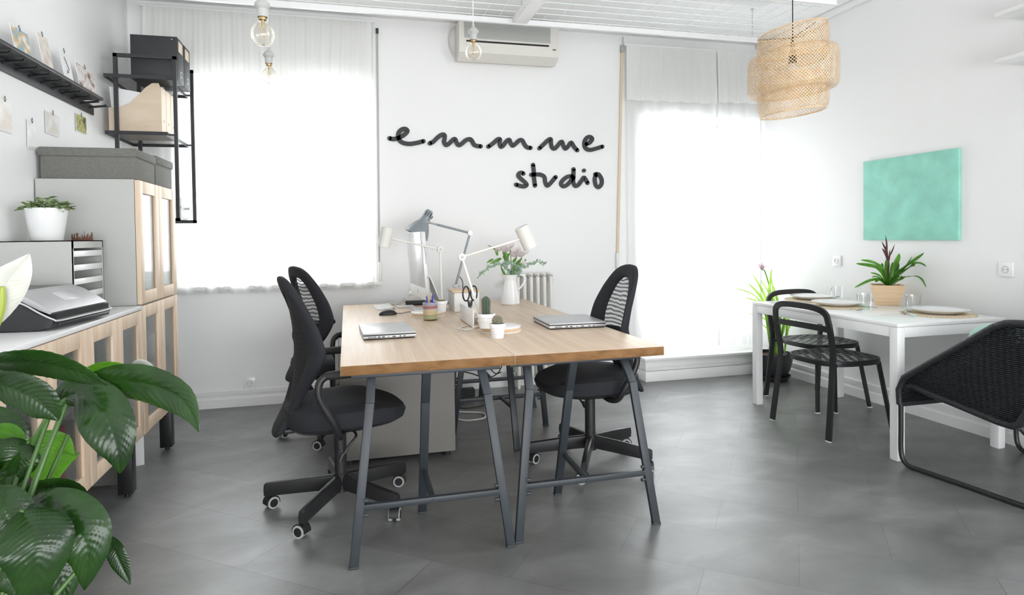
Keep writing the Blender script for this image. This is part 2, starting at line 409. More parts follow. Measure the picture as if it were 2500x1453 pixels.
def cat(pts, k=8, closed=False):
    """Catmull-Rom through the points"""
    P_ = [Vector(p) for p in pts]; n = len(P_); out = []
    for i in range(n if closed else n-1):
        g = lambda j: P_[j % n] if closed else P_[min(max(j, 0), n-1)]
        a, b, c, d = g(i-1), g(i), g(i+1), g(i+2)
        for q in range(k):
            t = q/k; out.append(.5*((2*b) + (c-a)*t + (2*a-5*b+4*c-d)*t*t + (3*b-a-3*c+d)*t**3))
    if not closed: out.append(P_[-1])
    return out
def tag(o, label, c, group=None):
    o['label'] = label; o['category'] = c
    if group: o['group'] = group
    return o
def thing(name, label, c, loc=(0, 0, 0), rz=0, group=None):
    o = bpy.data.objects.new(name, None); COL.objects.link(o); o.empty_display_size = .05
    o.location = loc; o.rotation_euler = (0, 0, rz); return tag(o, label, c, group)
def struct(o): o['kind'] = 'structure'; return o
def dup(root, loc, rz=None, label=None, group=None):
    def cp(o, par):
        c = o.copy(); COL.objects.link(c)
        if par: c.parent = par
        for ch in o.children: cp(ch, c)
        return c
    r = cp(root, None); r.location = loc
    if rz is not None: r.rotation_euler = (0, 0, rz)
    if label: r['label'] = label
    if group: r['group'] = group
    return r
def super_ring(a, b, z, n=40, e=2.6, cx=0, cy=0):
    out = []
    for i in range(n):
        t = 2*PI*i/n; c, s_ = math.cos(t), math.sin(t)
        out.append(Vector((cx + a*math.copysign(abs(c)**(2/e), c), cy + b*math.copysign(abs(s_)**(2/e), s_), z)))
    return out
# ================================================================ THE ROOM
m = MB(); m.bb(XW-.2, XR+.2, YR-.2, YB+.35, -.1, 0); struct(m.build('floor', M['floor'], smooth=False))
m = MB(); m.bb(XW-.2, XR+.2, YR-.2, YB+.35, CE, CE+.12)
struct(m.build('ceiling', M['ceil'], smooth=False))
WT = .30
def wall_y(name, y0, y1, x0, x1, z1, holes):
    m = MB(); xs = x0
    for hx0, hx1, hz0, hz1 in sorted(holes):
        m.bb(xs, hx0, y0, y1, 0, z1); m.bb(hx0, hx1, y0, y1, hz1, z1)
        if hz0 > 0: m.bb(hx0, hx1, y0, y1, 0, hz0)
        xs = hx1
    m.bb(xs, x1, y0, y1, 0, z1); return struct(m.build(name, M['wall'], smooth=False))
wall_y('wall_back', YB, YB+WT, XW-.2, XR+.2, CE, [WIN, DOR])
wall_y('wall_rear', YR-.2, YR, XW-.2, XR+.2, CE, [REAR])
m = MB(); m.bb(XW-.2, XW, YR, YB, 0, CE); struct(m.build('wall_left', M['wall'], smooth=False))
m = MB(); m.bb(XR, XR+.2, YR, SIDE[0], 0, CE); m.bb(XR, XR+.2, SIDE[1], YB, 0, CE); m.bb(XR, XR+.2, SIDE[0], SIDE[1], 0, SIDE[2]); m.bb(XR, XR+.2, SIDE[0], SIDE[1], SIDE[3], CE)
struct(m.build('wall_right', M['wall'], smooth=False))
# crown strip along the ceiling of the right wall
m = MB(); m.bb(XR-.05, XR-.001, YR+.02, YB-.002, CE-.045, CE-.001, .008); struct(m.build('trim_2', M['trim']))
def baseboard(name, p, q, n):
    """two stepped boards along the wall from p to q, n points into the room"""
    p, q, n = Vector(p), Vector(q), Vector(n); m = MB()
    prof = [(0.001, 0), (.020, 0), (.020, .062), (.015, .072), (.006, .078), (.006, .092), (.016, .095), (.016, .122), (.010, .128), (.001, .128)]
    m.prism(prof, p, n, (0, 0, 1), q - p); struct(m.build(name, M['trim'], smooth=False))
baseboard('baseboard_back', (XW+.001, YB, 0), (2.33, YB, 0), (0, -1, 0))
baseboard('baseboard_right', (XR, YR+.02, 0), (XR, 4.79, 0), (-1, 0, 0))
baseboard('baseboard_left', (XW, YR+.02, 0), (XW, YB-.03, 0), (1, 0, 0))
# step in front of the balcony door
m = MB(); m.bb(2.40, XR-.001, 4.815, YB-.001, 0, .085, .004); m.bb(2.41, XR-.001, 4.835, YB-.001, .088, .172, .003); m.bb(2.392, XR-.001, 4.81, YB-.001, .175, .197, .004)
m.bb(2.405, XR-.001, 4.826, 4.834, .112, .122)
struct(m.build('trim_1', M['trim']))
# window and balcony door
def sash(m, x0, x1, z0, z1, y, w=.055, d=.05):
    m.bb(x0, x0+w, y, y+d, z0, z1, .004); m.bb(x1-w, x1, y, y+d, z0, z1, .004)
    m.bb(x0+w, x1-w, y, y+d, z1-w, z1, .004); m.bb(x0+w, x1-w, y, y+d, z0, z0+w, .004)
x0, x1, z0, z1 = WIN; yw = YB+.17
m = MB(); xm = (x0+x1)/2
m.bb(x0, x1, yw-.02, yw+.06, z1-.05, z1); m.bb(x0, x1, yw-.02, yw+.06, z0, z0+.04)
for a, b in ((x0, xm-.015), (xm+.015, x1)): sash(m, a+.02, b-.02, z0+.04, z1-.05, yw, .07)
m.bb(xm-.03, xm+.03, yw-.015, yw+.055, z0+.04, z1-.05, .004)
w1 = struct(m.build('window_1', M['frame']))
m = MB(); m.bb(x0+.09, xm-.10, yw+.022, yw+.028, z0+.11, z1-.12); m.build('pane', M['glass'], w1)
m = MB(); m.bb(xm+.10, x1-.09, yw+.022, yw+.028, z0+.11, z1-.12); m.build('pane', M['glass'], w1)
m = MB(); m.bb(x0-.04, x1+.04, YB-.035, YB+.16, z0-.03, z0-.002, .004); struct(m.build('trim_3', M['trim']))
x0, x1, z0, z1 = DOR; xm = 3.22
m = MB(); m.bb(x0, x1, yw-.02, yw+.06, z1-.05, z1)
for a, b in ((x0, xm), (xm+.005, x1)):
    sash(m, a+.01, b-.01, z0+.0, z1-.05, yw, .085)
    m.bb(a+.09, b-.09, yw, yw+.045, z0+.085, z0+.20, .003)
d1 = struct(m.build('door_1', M['frame']))
for a, b in ((x0, xm), (xm+.005, x1)):
    m = MB(); m.bb(a+.095, b-.095, yw+.022, yw+.028, z0+.20, z1-.135); m.build('pane', M['glass'], d1)
# shallow balcony outside the door
# curtains ------------------------------------------------------------
def folds(x0, x1, z0, z1, y0, amp, per, seed, nx=160, nz=16, hem=0):
    rd = random.Random(seed); ph = [rd.uniform(0, 6.3) for _ in range(4)]
    rows = []
    for k in range(nz+1):
        t = k/nz; z = z1 + (z0-z1)*t; row = []
        for i in range(nx+1):
            s_ = i/nx; x = x0 + (x1-x0)*s_
            g = .55 + .45*t
            y = amp*g*(math.sin(2*PI*x/per + ph[0] + .5*math.sin(9*x+ph[3])) * .6 + .3*math.sin(2*PI*x/(per*.43) + ph[1] + t) + .22*math.sin(2*PI*x/(per*2.7) + ph[2]))
            row.append((x + .012*math.sin(5*x + ph[1])*t, y0 + y, z + (hem*math.sin(2*PI*x/(per*1.7)+ph[2]) if k == nz else 0)))
        rows.append(row)
    return rows
cl = MB().grid(folds(-1.36, .225, .845, 2.89, 5.005, .020, .17, 3, 220)).build('curtain', M['sheer'], ang=180)
tag(cl, 'white sheer curtain with short hem over the window beside the black shelf', 'curtain')
MB().grid(folds(-1.355, .215, 2.44, 2.892, 4.984, .006, .085, 5, 300, 8, .004)).build('valance', M['valance'], cl, ang=180, label='pleated cream valance')
m = MB(); m.bb(-1.38, .24, 4.992, 5.018, 2.892, 2.905, .003); m.build('curtain_rail', M['white'], cl)
cr = MB().grid(folds(2.335, 3.19, .215, 2.85, 5.003, .018, .21, 11, 150)).build('curtain', M['sheer'], ang=180)
tag(cr, 'white sheer floor-length curtain over the balcony door, on the side of the sign', 'curtain')
MB().grid(folds(2.335, 3.19, 2.385, 2.85, 4.985, .006, .09, 13, 200, 8, .004)).build('valance', M['valance'], cr, ang=180, label='pleated cream valance')
m = MB(); m.bb(2.32, 3.19, 4.992, 5.014, 2.851, 2.864, .003); m.build('curtain_rail', M['white'], cr)
cr2 = MB().grid(folds(3.215, 3.66, .215, 2.85, 5.005, .016, .16, 17, 110)).build('curtain', M['sheer'], ang=180)
tag(cr2, 'white sheer floor-length curtain hanging in the corner behind the floor plant', 'curtain')
MB().grid(folds(3.205, 3.655, 2.40, 2.85, 4.985, .006, .09, 19, 140, 8, .004)).build('valance', M['valance'], cr2, ang=180, label='pleated cream valance')
# blind straps --------------------------------------------------------
st = thing('blind_strap', 'narrow grey roller blind strap on the wall edge of the window', 'blind strap', (.25, 5.03, 1.0))
m = MB(); m.bar((.010, .006, 1.82), (-.004, .0, .04), .014, .003, (0, 1, 0)); m.build('strap', M['greystrap'], st)
m = MB(); m.bb(-.012, .012, -.012, .017, -.10, .05, .006); m.build('winder', M['wplastic'], st)
m = MB(); m.bb(.0, .02, -.006, .017, 1.82, 1.86, .002); m.build('guide', M['dgrey'], st)
st = thing('blind_strap', 'beige roller blind strap beside the balcony door curtain', 'blind strap', (2.26, 5.03, .98))
m = MB(); m.bar((.055, .004, 1.82), (-.008, .0, .04), .022, .003, (0, 1, 0)); m.build('strap', M['strap'], st)
m = MB(); m.bb(-.022, .008, -.012, .017, -.06, .10, .006); m.build('winder', M['wplastic'], st)
m = MB(); m.bb(.04, .07, -.010, .017, 1.82, 1.88, .003); m.cyl((.062, 0, 1.88), (.063, 0, 1.95), .003); m.build('guide', M['greystrap'], st)

# ceiling tray ---------------------------------------------------------
tr = thing('ceiling_grid_tray', 'white suspended wire grid tray hanging below the ceiling', 'ceiling tray', (.9, 3.8, 2.70))
TX0, TX1, TY0, TY1 = -2.33, 2.19, -.35, .465
for yy in (TY1, TY0):
    m = MB(); m.bb(TX0, TX1, yy-.003, yy+.003, 0, .042); m.bb(TX0, TX1, yy-.028 if yy > 0 else yy, yy if yy > 0 else yy+.028, 0, .005)
    for i in range(18): m.cyl((TX0+.1+i*.25, yy-.004, .022), (TX0+.1+i*.25, yy+.004, .022), .004, n=8)
    m.build('rail', M['white'], tr, smooth=False)
m = MB()
for i in range(43): m.cyl((TX0+.05+i*.105, TY0, .040), (TX0+.05+i*.105, TY1, .040), .0026, n=6)
for i in range(8): m.cyl((TX0, TY0+.03+i*.105, .036), (TX1, TY0+.03+i*.105, .036), .0026, n=6)
m.build('wire_grid', M['wire'], tr)
m = MB(); m.bb(.24, .335, TY0+.004, TY1-.004, .002, .012, .002); m.bb(.24, .246, TY0+.004, TY1-.004, .012, .05); m.build('crossbar', M['white'], tr)
for x, y in ((2.13, .44), (.30, .44), (-1.6, .44)):
    m = MB(); m.cyl((x, y, .042), (x, y, CE-2.70-.004), .004, n=8); m.cyl((x, y, CE-2.70-.006), (x, y, CE-2.70-.001), .012, n=12); m.build('hanging_rod', M['alu'], tr)

# pendant bulbs --------------------------------------------------------
def bulb(loc, label, r=.0475):
    t = thing('pendant_bulb', label, 'pendant light', loc, 0, 'bare bulb pendants')
    prof = [(.001, -r)] + [(r*math.sin(a), -r*math.cos(a)) for a in [PI*i/16 for i in range(1, 14)]] + [(r*.34, r*1.02), (r*.30, r*1.25)]
    MB().lathe(prof, 28).build('bulb', M['bulb'], t)
    z = r*1.2
    m = MB(); m.lathe([(.0135, z), (.0148, z+.006), (.0135, z+.010), (.0148, z+.014)], 20); m.build('thread', M['brass'], t)
    m = MB(); m.lathe([(.019, z+.010), (.020, z+.042), (.026, z+.048), (.030, z+.056), (.028, z+.064), (.016, z+.076), (.009, z+.082), (.006, z+.10), (.001, z+.10)], 24); m.build('socket', M['grey'], t, label='pale grey lamp socket')
    m = MB(); m.tube([(0, 0, z+.10), (.001, 0, CE-loc[2]-.002)], .0028, 8); m.build('cord', M['wplastic'], t)
    m = MB()
    for k in range(4):
        a = k*PI/2; m.cyl((.006*math.cos(a), .006*math.sin(a), -.012), (.009*math.cos(a), .009*math.sin(a), .028), .0009, n=6)
    m.cyl((0, 0, .028), (0, 0, z), .004, .006, n=8); m.build('filament', M['brass'], t)
bulb((-.304, 2.682, 2.045), 'clear glass bulb pendant nearest the camera, largest of the three')
bulb((-.397, 3.742, 2.140), 'clear glass bulb pendant hanging lowest, in front of the curtain')
bulb((.699, 3.458, 2.255), 'clear glass bulb pendant in front of the air conditioner')

# air conditioner ------------------------------------------------------
ac = thing('air_conditioner', 'white wall air conditioner above the sign', 'air conditioner', (1.275, YB, 2.62))
prof = [(-.001, .02), (-.10, .0), (-.185, .05), (-.20, .10), (-.195, .29), (-.001, .29)]
m = MB(); m.prism(prof, (-.405, 0, 0), (0, 1, 0), (0, 0, 1), (.81, 0, 0)); m.build('housing', M['acbody'], ac, smooth=False)
m = MB()
for i in range(13): m.bb(-.36, .33, -.205, -.199, .165 + i*.0095, .1700 + i*.0095)
m.bb(-.365, .335, -.2005, -.196, .155, .29); m.build('grille', M['grey'], ac)
m = MB(); m.bb(-.35, .32, -.2030, -.190, .126, .139); m.build('slot', M['dull'], ac)
m = MB(); m.bar((-.35, -.196, .100), (.32, -.196, .100), .006, .050, (0, -.25, 1)); m.build('louver', M['acbody'], ac)
m = MB(); m.box((.365, -.198, .105), (.028, .008, .012), .003); m.build('display', M['dscreen'], ac)
m = MB(); m.tube(cat([(-.40, -.02, .05), (-.445, -.03, .12), (-.45, -.03, .22), (-.40, -.04, .292), (-.2, -.06, .297), (.1, -.05, .296)], 8), .006, 8); m.build('cable', M['cream'], ac)

# wall sign ------------------------------------------------------------
def sc(pts): return [(920 + x/4.1667, 280 + y/4.1667) for x, y in pts]
YS = YB - .012
def letter_geo(m, pts, w=.0168):
    q = [at(u, v, Y=YS) for u, v in sc(pts)]
    q = cat([(p.x, p.z, 0) for p in q], 7)
    L, Rr = [], []
    for i, p in enumerate(q):
        t = (q[min(i+1, len(q)-1)] - q[max(i-1, 0)]).normalized(); n = Vector((-t.y, t.x, 0))
        L.append(p + n*w); Rr.append(p - n*w)
    def cap(c, t):
        a0 = math.atan2(t.y, t.x); return [c + Vector((math.cos(a0+s_), math.sin(a0+s_), 0))*w for s_ in [PI/2 - PI*k/10 for k in range(1, 10)]]
    yf, yb = YB-.016, YB-.002
    def strip(A, B):
        n = len(A); vs = [(p.x, yf, p.y) for p in A] + [(p.x, yf, p.y) for p in B] + [(p.x, yb, p.y) for p in A] + [(p.x, yb, p.y) for p in B]
        fs = []
        for i in range(n-1):
            fs += [(i, i+1, n+i+1, n+i), (2*n+i, 3*n+i, 3*n+i+1, 2*n+i+1), (i, 2*n+i, 2*n+i+1, i+1), (n+i, n+i+1, 3*n+i+1, 3*n+i)]
        m.add(vs, fs)
    strip(L, Rr)
    for c in (q[0], q[-1]):
        m.cyl((c.x, yf, c.y), (c.x, yb, c.y), w, n=24)
SIGN = [
 ('e', 'black handwritten letter e with a long tail, opening the upper word of the sign', [[(130,240),(165,248),(200,243),(240,228),(285,200),(312,168),(295,147),(262,148),(228,175),(218,215),(228,255),(265,285),(330,297),(400,288),(475,270)]]),
 ('m', 'black handwritten letter m directly after the first e of the sign, tallest m', [[(540,292),(575,275),(620,232),(660,205),(688,207),(690,240),(685,280),(705,308),(735,295),(775,255),(798,250),(812,285),(835,310),(865,295),(910,258),(950,250),(970,270),(990,305),(1020,318),(1058,322)]]),
 ('m', 'black handwritten letter m in the middle of the upper word of the sign', [[(1135,325),(1180,295),(1225,255),(1253,250),(1250,290),(1262,325),(1285,315),(1325,265),(1350,258),(1365,295),(1385,315),(1410,298),(1450,262),(1480,262),(1505,305),(1530,332),(1565,338)]]),
 ('m', 'black handwritten letter m just before the last e of the upper word', [[(1655,342),(1700,300),(1745,258),(1770,250),(1773,295),(1785,335),(1810,345),(1840,315),(1870,280),(1888,280),(1900,320),(1920,345),(1945,325),(1970,288),(1985,290),(2010,330),(2040,362)]]),
 ('e', 'black handwritten letter e ending the upper word of the sign', [[(2130,300),(2165,285),(2192,250),(2175,228),(2145,230),(2118,265),(2112,310),(2130,345),(2170,358),(2230,345),(2295,325)]]),
 ('s', 'black handwritten letter s opening the lower word of the sign', [[(1492,600),(1470,590),(1448,600),(1442,625),(1470,655),(1510,690),(1525,715),(1500,730),(1460,725),(1418,712)]]),
 ('tu', 'black joined letters t and u in the lower word of the sign', [[(1590,510),(1597,570),(1600,640),(1610,722)], [(1572,612),(1620,608),(1670,612),(1705,635),(1715,690),(1735,722),(1765,700),(1820,635)]]),
 ('di', 'black joined letters d and i in the lower word of the sign', [[(1985,628),(1945,630),(1900,660),(1875,700),(1895,728),(1930,718),(1970,680),(2000,640)], [(2003,555),(2001,630),(2000,690),(2020,725),(2050,715),(2085,670),(2110,640),(2145,695)]]),
 ('o', 'black handwritten letter o ending the lower word of the sign', [[(2225,605),(2260,610),(2288,660),(2285,710),(2255,738),(2228,715),(2218,660),(2228,615)]]),
]
for ch, lab, strokes in SIGN:
    m = MB()
    for s_ in strokes: letter_geo(m, s_)
    o = tag(m.build('sign_letter', M['sign'], smooth=False), lab, 'sign letter', 'handwritten wall sign')
    if ch == 'di':
        p = at(*sc([(2109, 568)])[0], Y=YS); m = MB(); m.cyl((p.x, YB-.016, p.z), (p.x, YB-.002, p.z), .0165, n=24); m.build('dot', M['sign'], o)

# radiator -------------------------------------------------------------
rd = thing('radiator', 'white cast iron column radiator against the wall behind the desk', 'radiator', (1.30, YB-.09, 0))
for i in range(6):
    m = MB(); x = .03 + i*.056
    for yy in (-.042, .042):
        m.tube(cat([(x, yy, .10), (x, yy, .14), (x, yy, .86), (x, yy, .905)], 4), .017, 10)
    m.tube(cat([(x, -.042, .90), (x, -.03, .915), (x, 0, .920), (x, .03, .915), (x, .042, .90)], 4), .019, 10)
    m.tube([(x, -.042, .10), (x, 0, .092), (x, .042, .10)], .019, 10)
    if i in (0, 5): m.cyl((x, -.03, 0), (x, -.03, .10), .014, .020, 10); m.cyl((x, .03, 0), (x, .03, .10), .014, .020, 10)
    m.build('section', M['creamceramic'], rd)
m = MB(); m.cyl((-.055, 0, .86), (.02, 0, .86), .013, n=12); m.cyl((-.075, 0, .86), (-.05, 0, .86), .022, .018, 14); m.cyl((.31, 0, .88), (.345, 0, .88), .012, n=10); m.build('valve', M['wplastic'], rd)
m = MB(); m.cyl((-.04, 0, .12), (.02, 0, .12), .010, n=10); m.cyl((-.035, .0, .0), (-.035, .0, .12), .010, n=10); m.cyl((-.06, -.0, .12), (-.035, 0, .12), .022, n=12); m.build('pipe', M['cream'], rd)

# wall sockets ---------------------------------------------------------
def socket(name, loc, rz, label, double=False):
    t = thing(name, label, 'power socket', loc, rz, 'white wall sockets')
    m = MB(); m.box((0, -.005, 0), (.084, .010, .084), .003); m.build('plate', M['white'], t)
    m = MB(); m.lathe([(.0215, -.0102), (.0195, -.0112), (.018, -.004), (.001, -.004)], 24, axis=(0, 1, 0)) if False else None
    m.tube([(.0195*math.cos(2*PI*i/24), -.011, .0195*math.sin(2*PI*i/24)) for i in range(24)], .0016, 6, closed=True)
    m.build('socket_ring', M['grey'], t)
    m = MB(); m.cyl((-.0095, -.0115, 0), (-.0095, -.009, 0), .0026, n=8); m.cyl((.0095, -.0115, 0), (.0095, -.009, 0), .0026, n=8); m.build('pin_hole', M['dull'], t)
socket('wall_socket', (-.717, YB-.0005, .168), 0, 'white power socket low on the wall under the curtain')
socket('wall_socket', (XR-.0005, 4.112, 1.012), R(-90), 'white power socket on the wall left of the mint painting')
socket('wall_socket', (XR-.0005, 2.81, 1.006), R(-90), 'white power socket on the right wall below the painting, nearest the wicker chair')

# painting and wall shelves --------------------------------------------
pt = thing('painting', 'mint green textured canvas on the right wall', 'painting', (XR, 3.462, 1.46))
m = MB(); m.box((-.012, 0, 0), (.022, .745, .57), .003); m.build('canvas', M['mint'], pt)
for z, zz in ((2.391, 'upper'), (2.141, 'lower')):
    m = MB(); m.bb(3.43, XR-.001, 1.4, 2.686, z, z+.022, .002)
    tag(m.build('wall_shelf', M['white']), 'plain white floating shelf on the right wall, the %s of two' % zz, 'shelf', 'floating wall shelves')
# ================================================================ THE DESK
TX = (-.032, .668, 1.349); TY = (2.526, 4.87); TT = .74
for x0, x1, lab in ((TX[0], TX[1]-.001, 'oak desk top on the window side, with the computer screen on it'), (TX[1]+.001, TX[2], 'oak desk top on the side of the white pitcher and the cacti')):
    t = thing('desk', lab, 'desk', ((x0+x1)/2, (TY[0]+TY[1])/2, .70), 0, 'oak desks')
    hx, hy = (x1-x0)/2, (TY[1]-TY[0])/2
    m = MB(); m.bb(-hx, hx, -hy+.002, hy, 0.0005, .04, .0015); m.build('desk_top', M['oak'], t)
    m = MB(); m.bb(-hx+.001, hx-.001, -hy, -hy+.0025, .001, .039, .0008); m.build('end_grain', M['oakedge'], t, label='end grain edge with shade in its colour')

def trestle(loc, rz, label):
    t = thing('trestle', label, 'trestle', loc, rz, 'steel desk trestles')
    H = .6985
    for s_ in (-1, 1):
        m = MB(); m.bar((s_*.304, -.038, .004), (s_*.232, .03, .60), .034, .022, (0, 1, .1), .003); m.bar((s_*.232, .03, .595), (s_*.222, .10, H-.010), .034, .022, (0, 1, 0), .003)
        m.box((s_*.304, -.038, .004), (.036, .026, .008), .002); m.build('leg', M['steel'], t)
    m = MB(); m.bar((0, .372, .004), (0, .19, .55), .036, .024, (0, 1, .5), .003); m.bar((0, .191, .545), (0, .13, H-.010), .036, .024, (0, 1, .2), .003)
    m.box((0, .372, .004), (.036, .028, .008), .002); m.build('leg', M['steel'], t)
    m = MB(); m.bb(-.30, .30, .085, .14, H-.014, H, .002); m.build('top_rail', M['steel'], t)
    m = MB(); m.bar((-.268, -.012, .215), (.268, -.012, .215), .024, .024, (0, 0, 1), .003)
    for s_ in (-1, 1):
        for dz in (-.028, .028): m.cyl((s_*.264, -.02, .215+dz), (s_*.246, -.02, .215+dz), .007, n=10)
    m.build('crossbar', M['steel'], t)
    m = MB(); m.bar((0, 0, .215), (0, .262, .225), .022, .016, (0, 0, 1), .003); m.cyl((0, -.028, .215), (0, -.02, .215), .005, n=8); m.build('brace', M['steel'], t)
trestle((.308, 2.458, 0), 0, 'blue-grey steel trestle at the near end of the desk, beside the left office chair')
trestle((.954, 2.478, 0), 0, 'blue-grey steel trestle at the near desk end, before the right office chair')
trestle((.930, 3.872, 0), PI, 'blue-grey steel trestle under the far part of the desk, right of the drawer unit')
trestle((.985, 4.40, 0), 0, 'blue-grey steel trestle closest to the radiator')
# drawer unit under the desk
du = thing('drawer_unit', 'pale grey drawer unit standing under the desk', 'drawer unit', (.262, 3.66, 0))
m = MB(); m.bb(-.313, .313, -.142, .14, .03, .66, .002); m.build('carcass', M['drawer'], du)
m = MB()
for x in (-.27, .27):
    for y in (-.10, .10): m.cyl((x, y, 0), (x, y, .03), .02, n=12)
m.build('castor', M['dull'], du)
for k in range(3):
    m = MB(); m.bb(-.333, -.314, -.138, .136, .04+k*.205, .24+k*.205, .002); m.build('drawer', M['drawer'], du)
# cables below
m = MB(); m.bb(.72, .925, 4.70, 4.78, .055, .135, .004); tag(m.build('power_box', M['dull']), 'black power box on the floor below the far end of the desk', 'power box')
bpy.data.objects['power_box'].location.z = -.055
rdm = random.Random(4)
cbs = [[(.78, 4.68, .45), (.85, 4.7, .33), (.97, 4.72, .25), (1.05, 4.75, .35), (1.15, 4.78, .40), (1.2, 4.82, .30), (1.22, 4.84, .18)],
       [(.75, 4.66, .25), (.90, 4.70, .20), (1.02, 4.74, .15), (1.12, 4.76, .18), (1.2, 4.80, .30), (1.28, 4.82, .36)],
       [(.80, 4.66, .36), (.92, 4.68, .42), (1.0, 4.72, .40), (1.02, 4.76, .28), (1.1, 4.8, .17), (1.16, 4.82, .17)],
       [(.95, 4.75, .008), (1.0, 4.60, .008), (.92, 4.48, .008), (.78, 4.46, .008), (.72, 4.60, .008)]]
for i, c in enumerate(cbs):
    m = MB(); m.tube(cat(c, 8), .0045, 8)
    tag(m.build('power_cable', M['cable']), 'thin black power cable in the tangle below the far end of the desk', 'cable', 'black cables under the desk')
m = MB(); m.tube(cat([(.70, 4.40, .006), (.80, 4.36, .006), (.90, 4.30, .006), (.88, 4.18, .006), (.76, 4.16, .006), (.70, 4.22, .006)], 8), .005, 8)
tag(m.build('power_cable', M['wplastic']), 'white cable looped on the floor below the desk', 'cable')

# ================================================================ OFFICE CHAIRS
def office_chair(loc, head, label, phase0=27, net='netting'):
    t = thing('office_chair', label, 'office chair', loc, R(head), 'black office chairs')
    for k in range(5):
        a = R(phase0 - head + 72*k); d = Vector((math.cos(a), math.sin(a), 0)); sd = Vector((-d.y, d.x, 0))
        m = MB()
        def ring(r, zb, zt, w): return [d*r + sd*w*.8 + Vector((0, 0, zb)), d*r + sd*w + Vector((0, 0, (zb+zt)/2)), d*r + sd*w*.75 + Vector((0, 0, zt-.004)), d*r + sd*w*.3 + Vector((0, 0, zt)), d*r - sd*w*.3 + Vector((0, 0, zt)), d*r - sd*w*.75 + Vector((0, 0, zt-.004)), d*r - sd*w + Vector((0, 0, (zb+zt)/2)), d*r - sd*w*.8 + Vector((0, 0, zb))]
        m.loft([ring(.025, .078, .146, .020), ring(.18, .070, .135, .018), ring(.338, .060, .118, .016), ring(.345, .064, .112, .013)])
        lg = m.build('base_leg', M['blackmetal'], t)
        c = d*.325; wd = Vector((math.cos(a+.9+.7*k), math.sin(a+.9+.7*k), 0))
        m = MB(); m.mat(0); m.cyl(c + Vector((0, 0, .045)), c + Vector((0, 0, .064)), .008, n=8)
        c2 = c - wd.cross(Vector((0, 0, 1)))*.012
        hood = []
        for q in range(9):
            b = R(-10 + 25*q); f = wd.cross(Vector((0, 0, 1)))
            hood.append(c2 + f*math.cos(b)*.030 + Vector((0, 0, .027 + .030*math.sin(b))))
        m.tube(hood, .006, 4, axis=wd, flat=(.042, .006))
        m.cyl(c2 + wd*.006 + Vector((0, 0, .027)), c2 - wd*.006 + Vector((0, 0, .027)), .022, n=18)
        for s_ in (-1, 1):
            w0 = c2 + wd*s_*.010 + Vector((0, 0, .027)); w1 = c2 + wd*s_*.024 + Vector((0, 0, .027))
            m.mat(1); m.cyl(w0, w1, .027, n=22); m.mat(0); m.cyl(w1 - wd*s_*.002, w1 + wd*s_*.0015, .019, n=18)
        m.build('castor', [M['black'], M['tyre']], lg, label='castor with grey tyre')
    m = MB(); m.cyl((0, 0, .066), (0, 0, .150), .034, n=22); m.cyl((0, 0, .150), (0, 0, .36), .0285, n=22); m.cyl((0, 0, .33), (0, 0, .375), .020, n=16); m.build('column', M['blackmetal'], t)
    m = MB(); m.box((.0, 0, .378), (.22, .15, .030), .010); m.box((-.15, 0, .385), (.20, .09, .022), .006); m.build('mechanism', M['black'], t)
    m = MB(); m.tube(cat([(.03, -.06, .372), (.05, -.12, .35), (.01, -.14, .31), (-.02, -.15, .27)], 5), .006, 8); m.cyl((-.015, -.148, .285), (-.03, -.153, .255), .010, n=10); m.build('lever', M['black'], t)
    m = MB()
    def sr(z, a, b, cx, lift=0):
        out = super_ring(a, b, z, 44, 2.8, cx)
        for p in out:
            u = (p.x - cx)/a
            if u > .3: p.z -= .045*((u-.3)/.7)**2 * lift
        return out
    m.loft([sr(.398, .20, .17, .0), sr(.402, .245, .215, .015), sr(.420, .265, .238, .02, .1), sr(.455, .272, .245, .022, .3), sr(.485, .264, .238, .02, .6), sr(.503, .235, .212, .015, .9), sr(.506, .16, .15, .01, .7), sr(.503, .05, .05, .0, 0)])
    m.build('seat', M['fabric'], t)
    m = MB(); m.loft([sr(.378, .13, .11, -.01), sr(.383, .20, .17, -.01), sr(.404, .235, .205, .0)]); m.build('seat_shell', M['black'], t)
    for s_ in (-1, 1):
        m = MB(); y = s_
        path = cat([(-.03, y*.10, .386), (-.03, y*.20, .384), (-.05, y*.262, .40), (-.075, y*.290, .46), (-.118, y*.298, .54), (-.138, y*.300, .595), (-.13, y*.300, .645), (-.10, y*.300, .668), (-.06, y*.300, .670), (.10, y*.300, .668)], 7)
        m.tube(path, .0155, 12); ar = m.build('armrest', M['black'], t)
        m = MB()
        rings = []
        for q in range(13):
            x = -.11 + .25*q/12; k = 1 if 0 < q < 12 else .75
            rings.append([Vector((x, y*.300 + .024*k*math.cos(2*PI*j/14), .668 + .0185*k*math.sin(2*PI*j/14))) for j in range(14)])
        m.loft(rings); m.build('arm_pad', M['dull'], ar)
    # back rest: a rounded hoop with netting
    def spine(h):
        pts = [(.37, -.285), (.42, -.255), (.48, -.222), (.55, -.203), (.65, -.192), (.75, -.190), (.85, -.196), (.95, -.212), (1.03, -.232), (1.08, -.250)]
        for (a, xa), (b, xb) in zip(pts, pts[1:]):
            if h <= b: return xa + (xb-xa)*(h-a)/(b-a)
        return pts[-1][1]
    def wing(h): return 1.9 * max(.2, 1 - abs(h-.74)/.48)
    def X(s_, h): return spine(h) + wing(h)*s_*s_
    out_pts = [(.0, 1.072), (.075, 1.064), (.135, 1.030), (.180, .965), (.210, .880), (.222, .790), (.216, .710), (.190, .640), (.145, .570), (.110, .500), (.092, .430), (.085, .385), (.05, .368), (0, .366)]
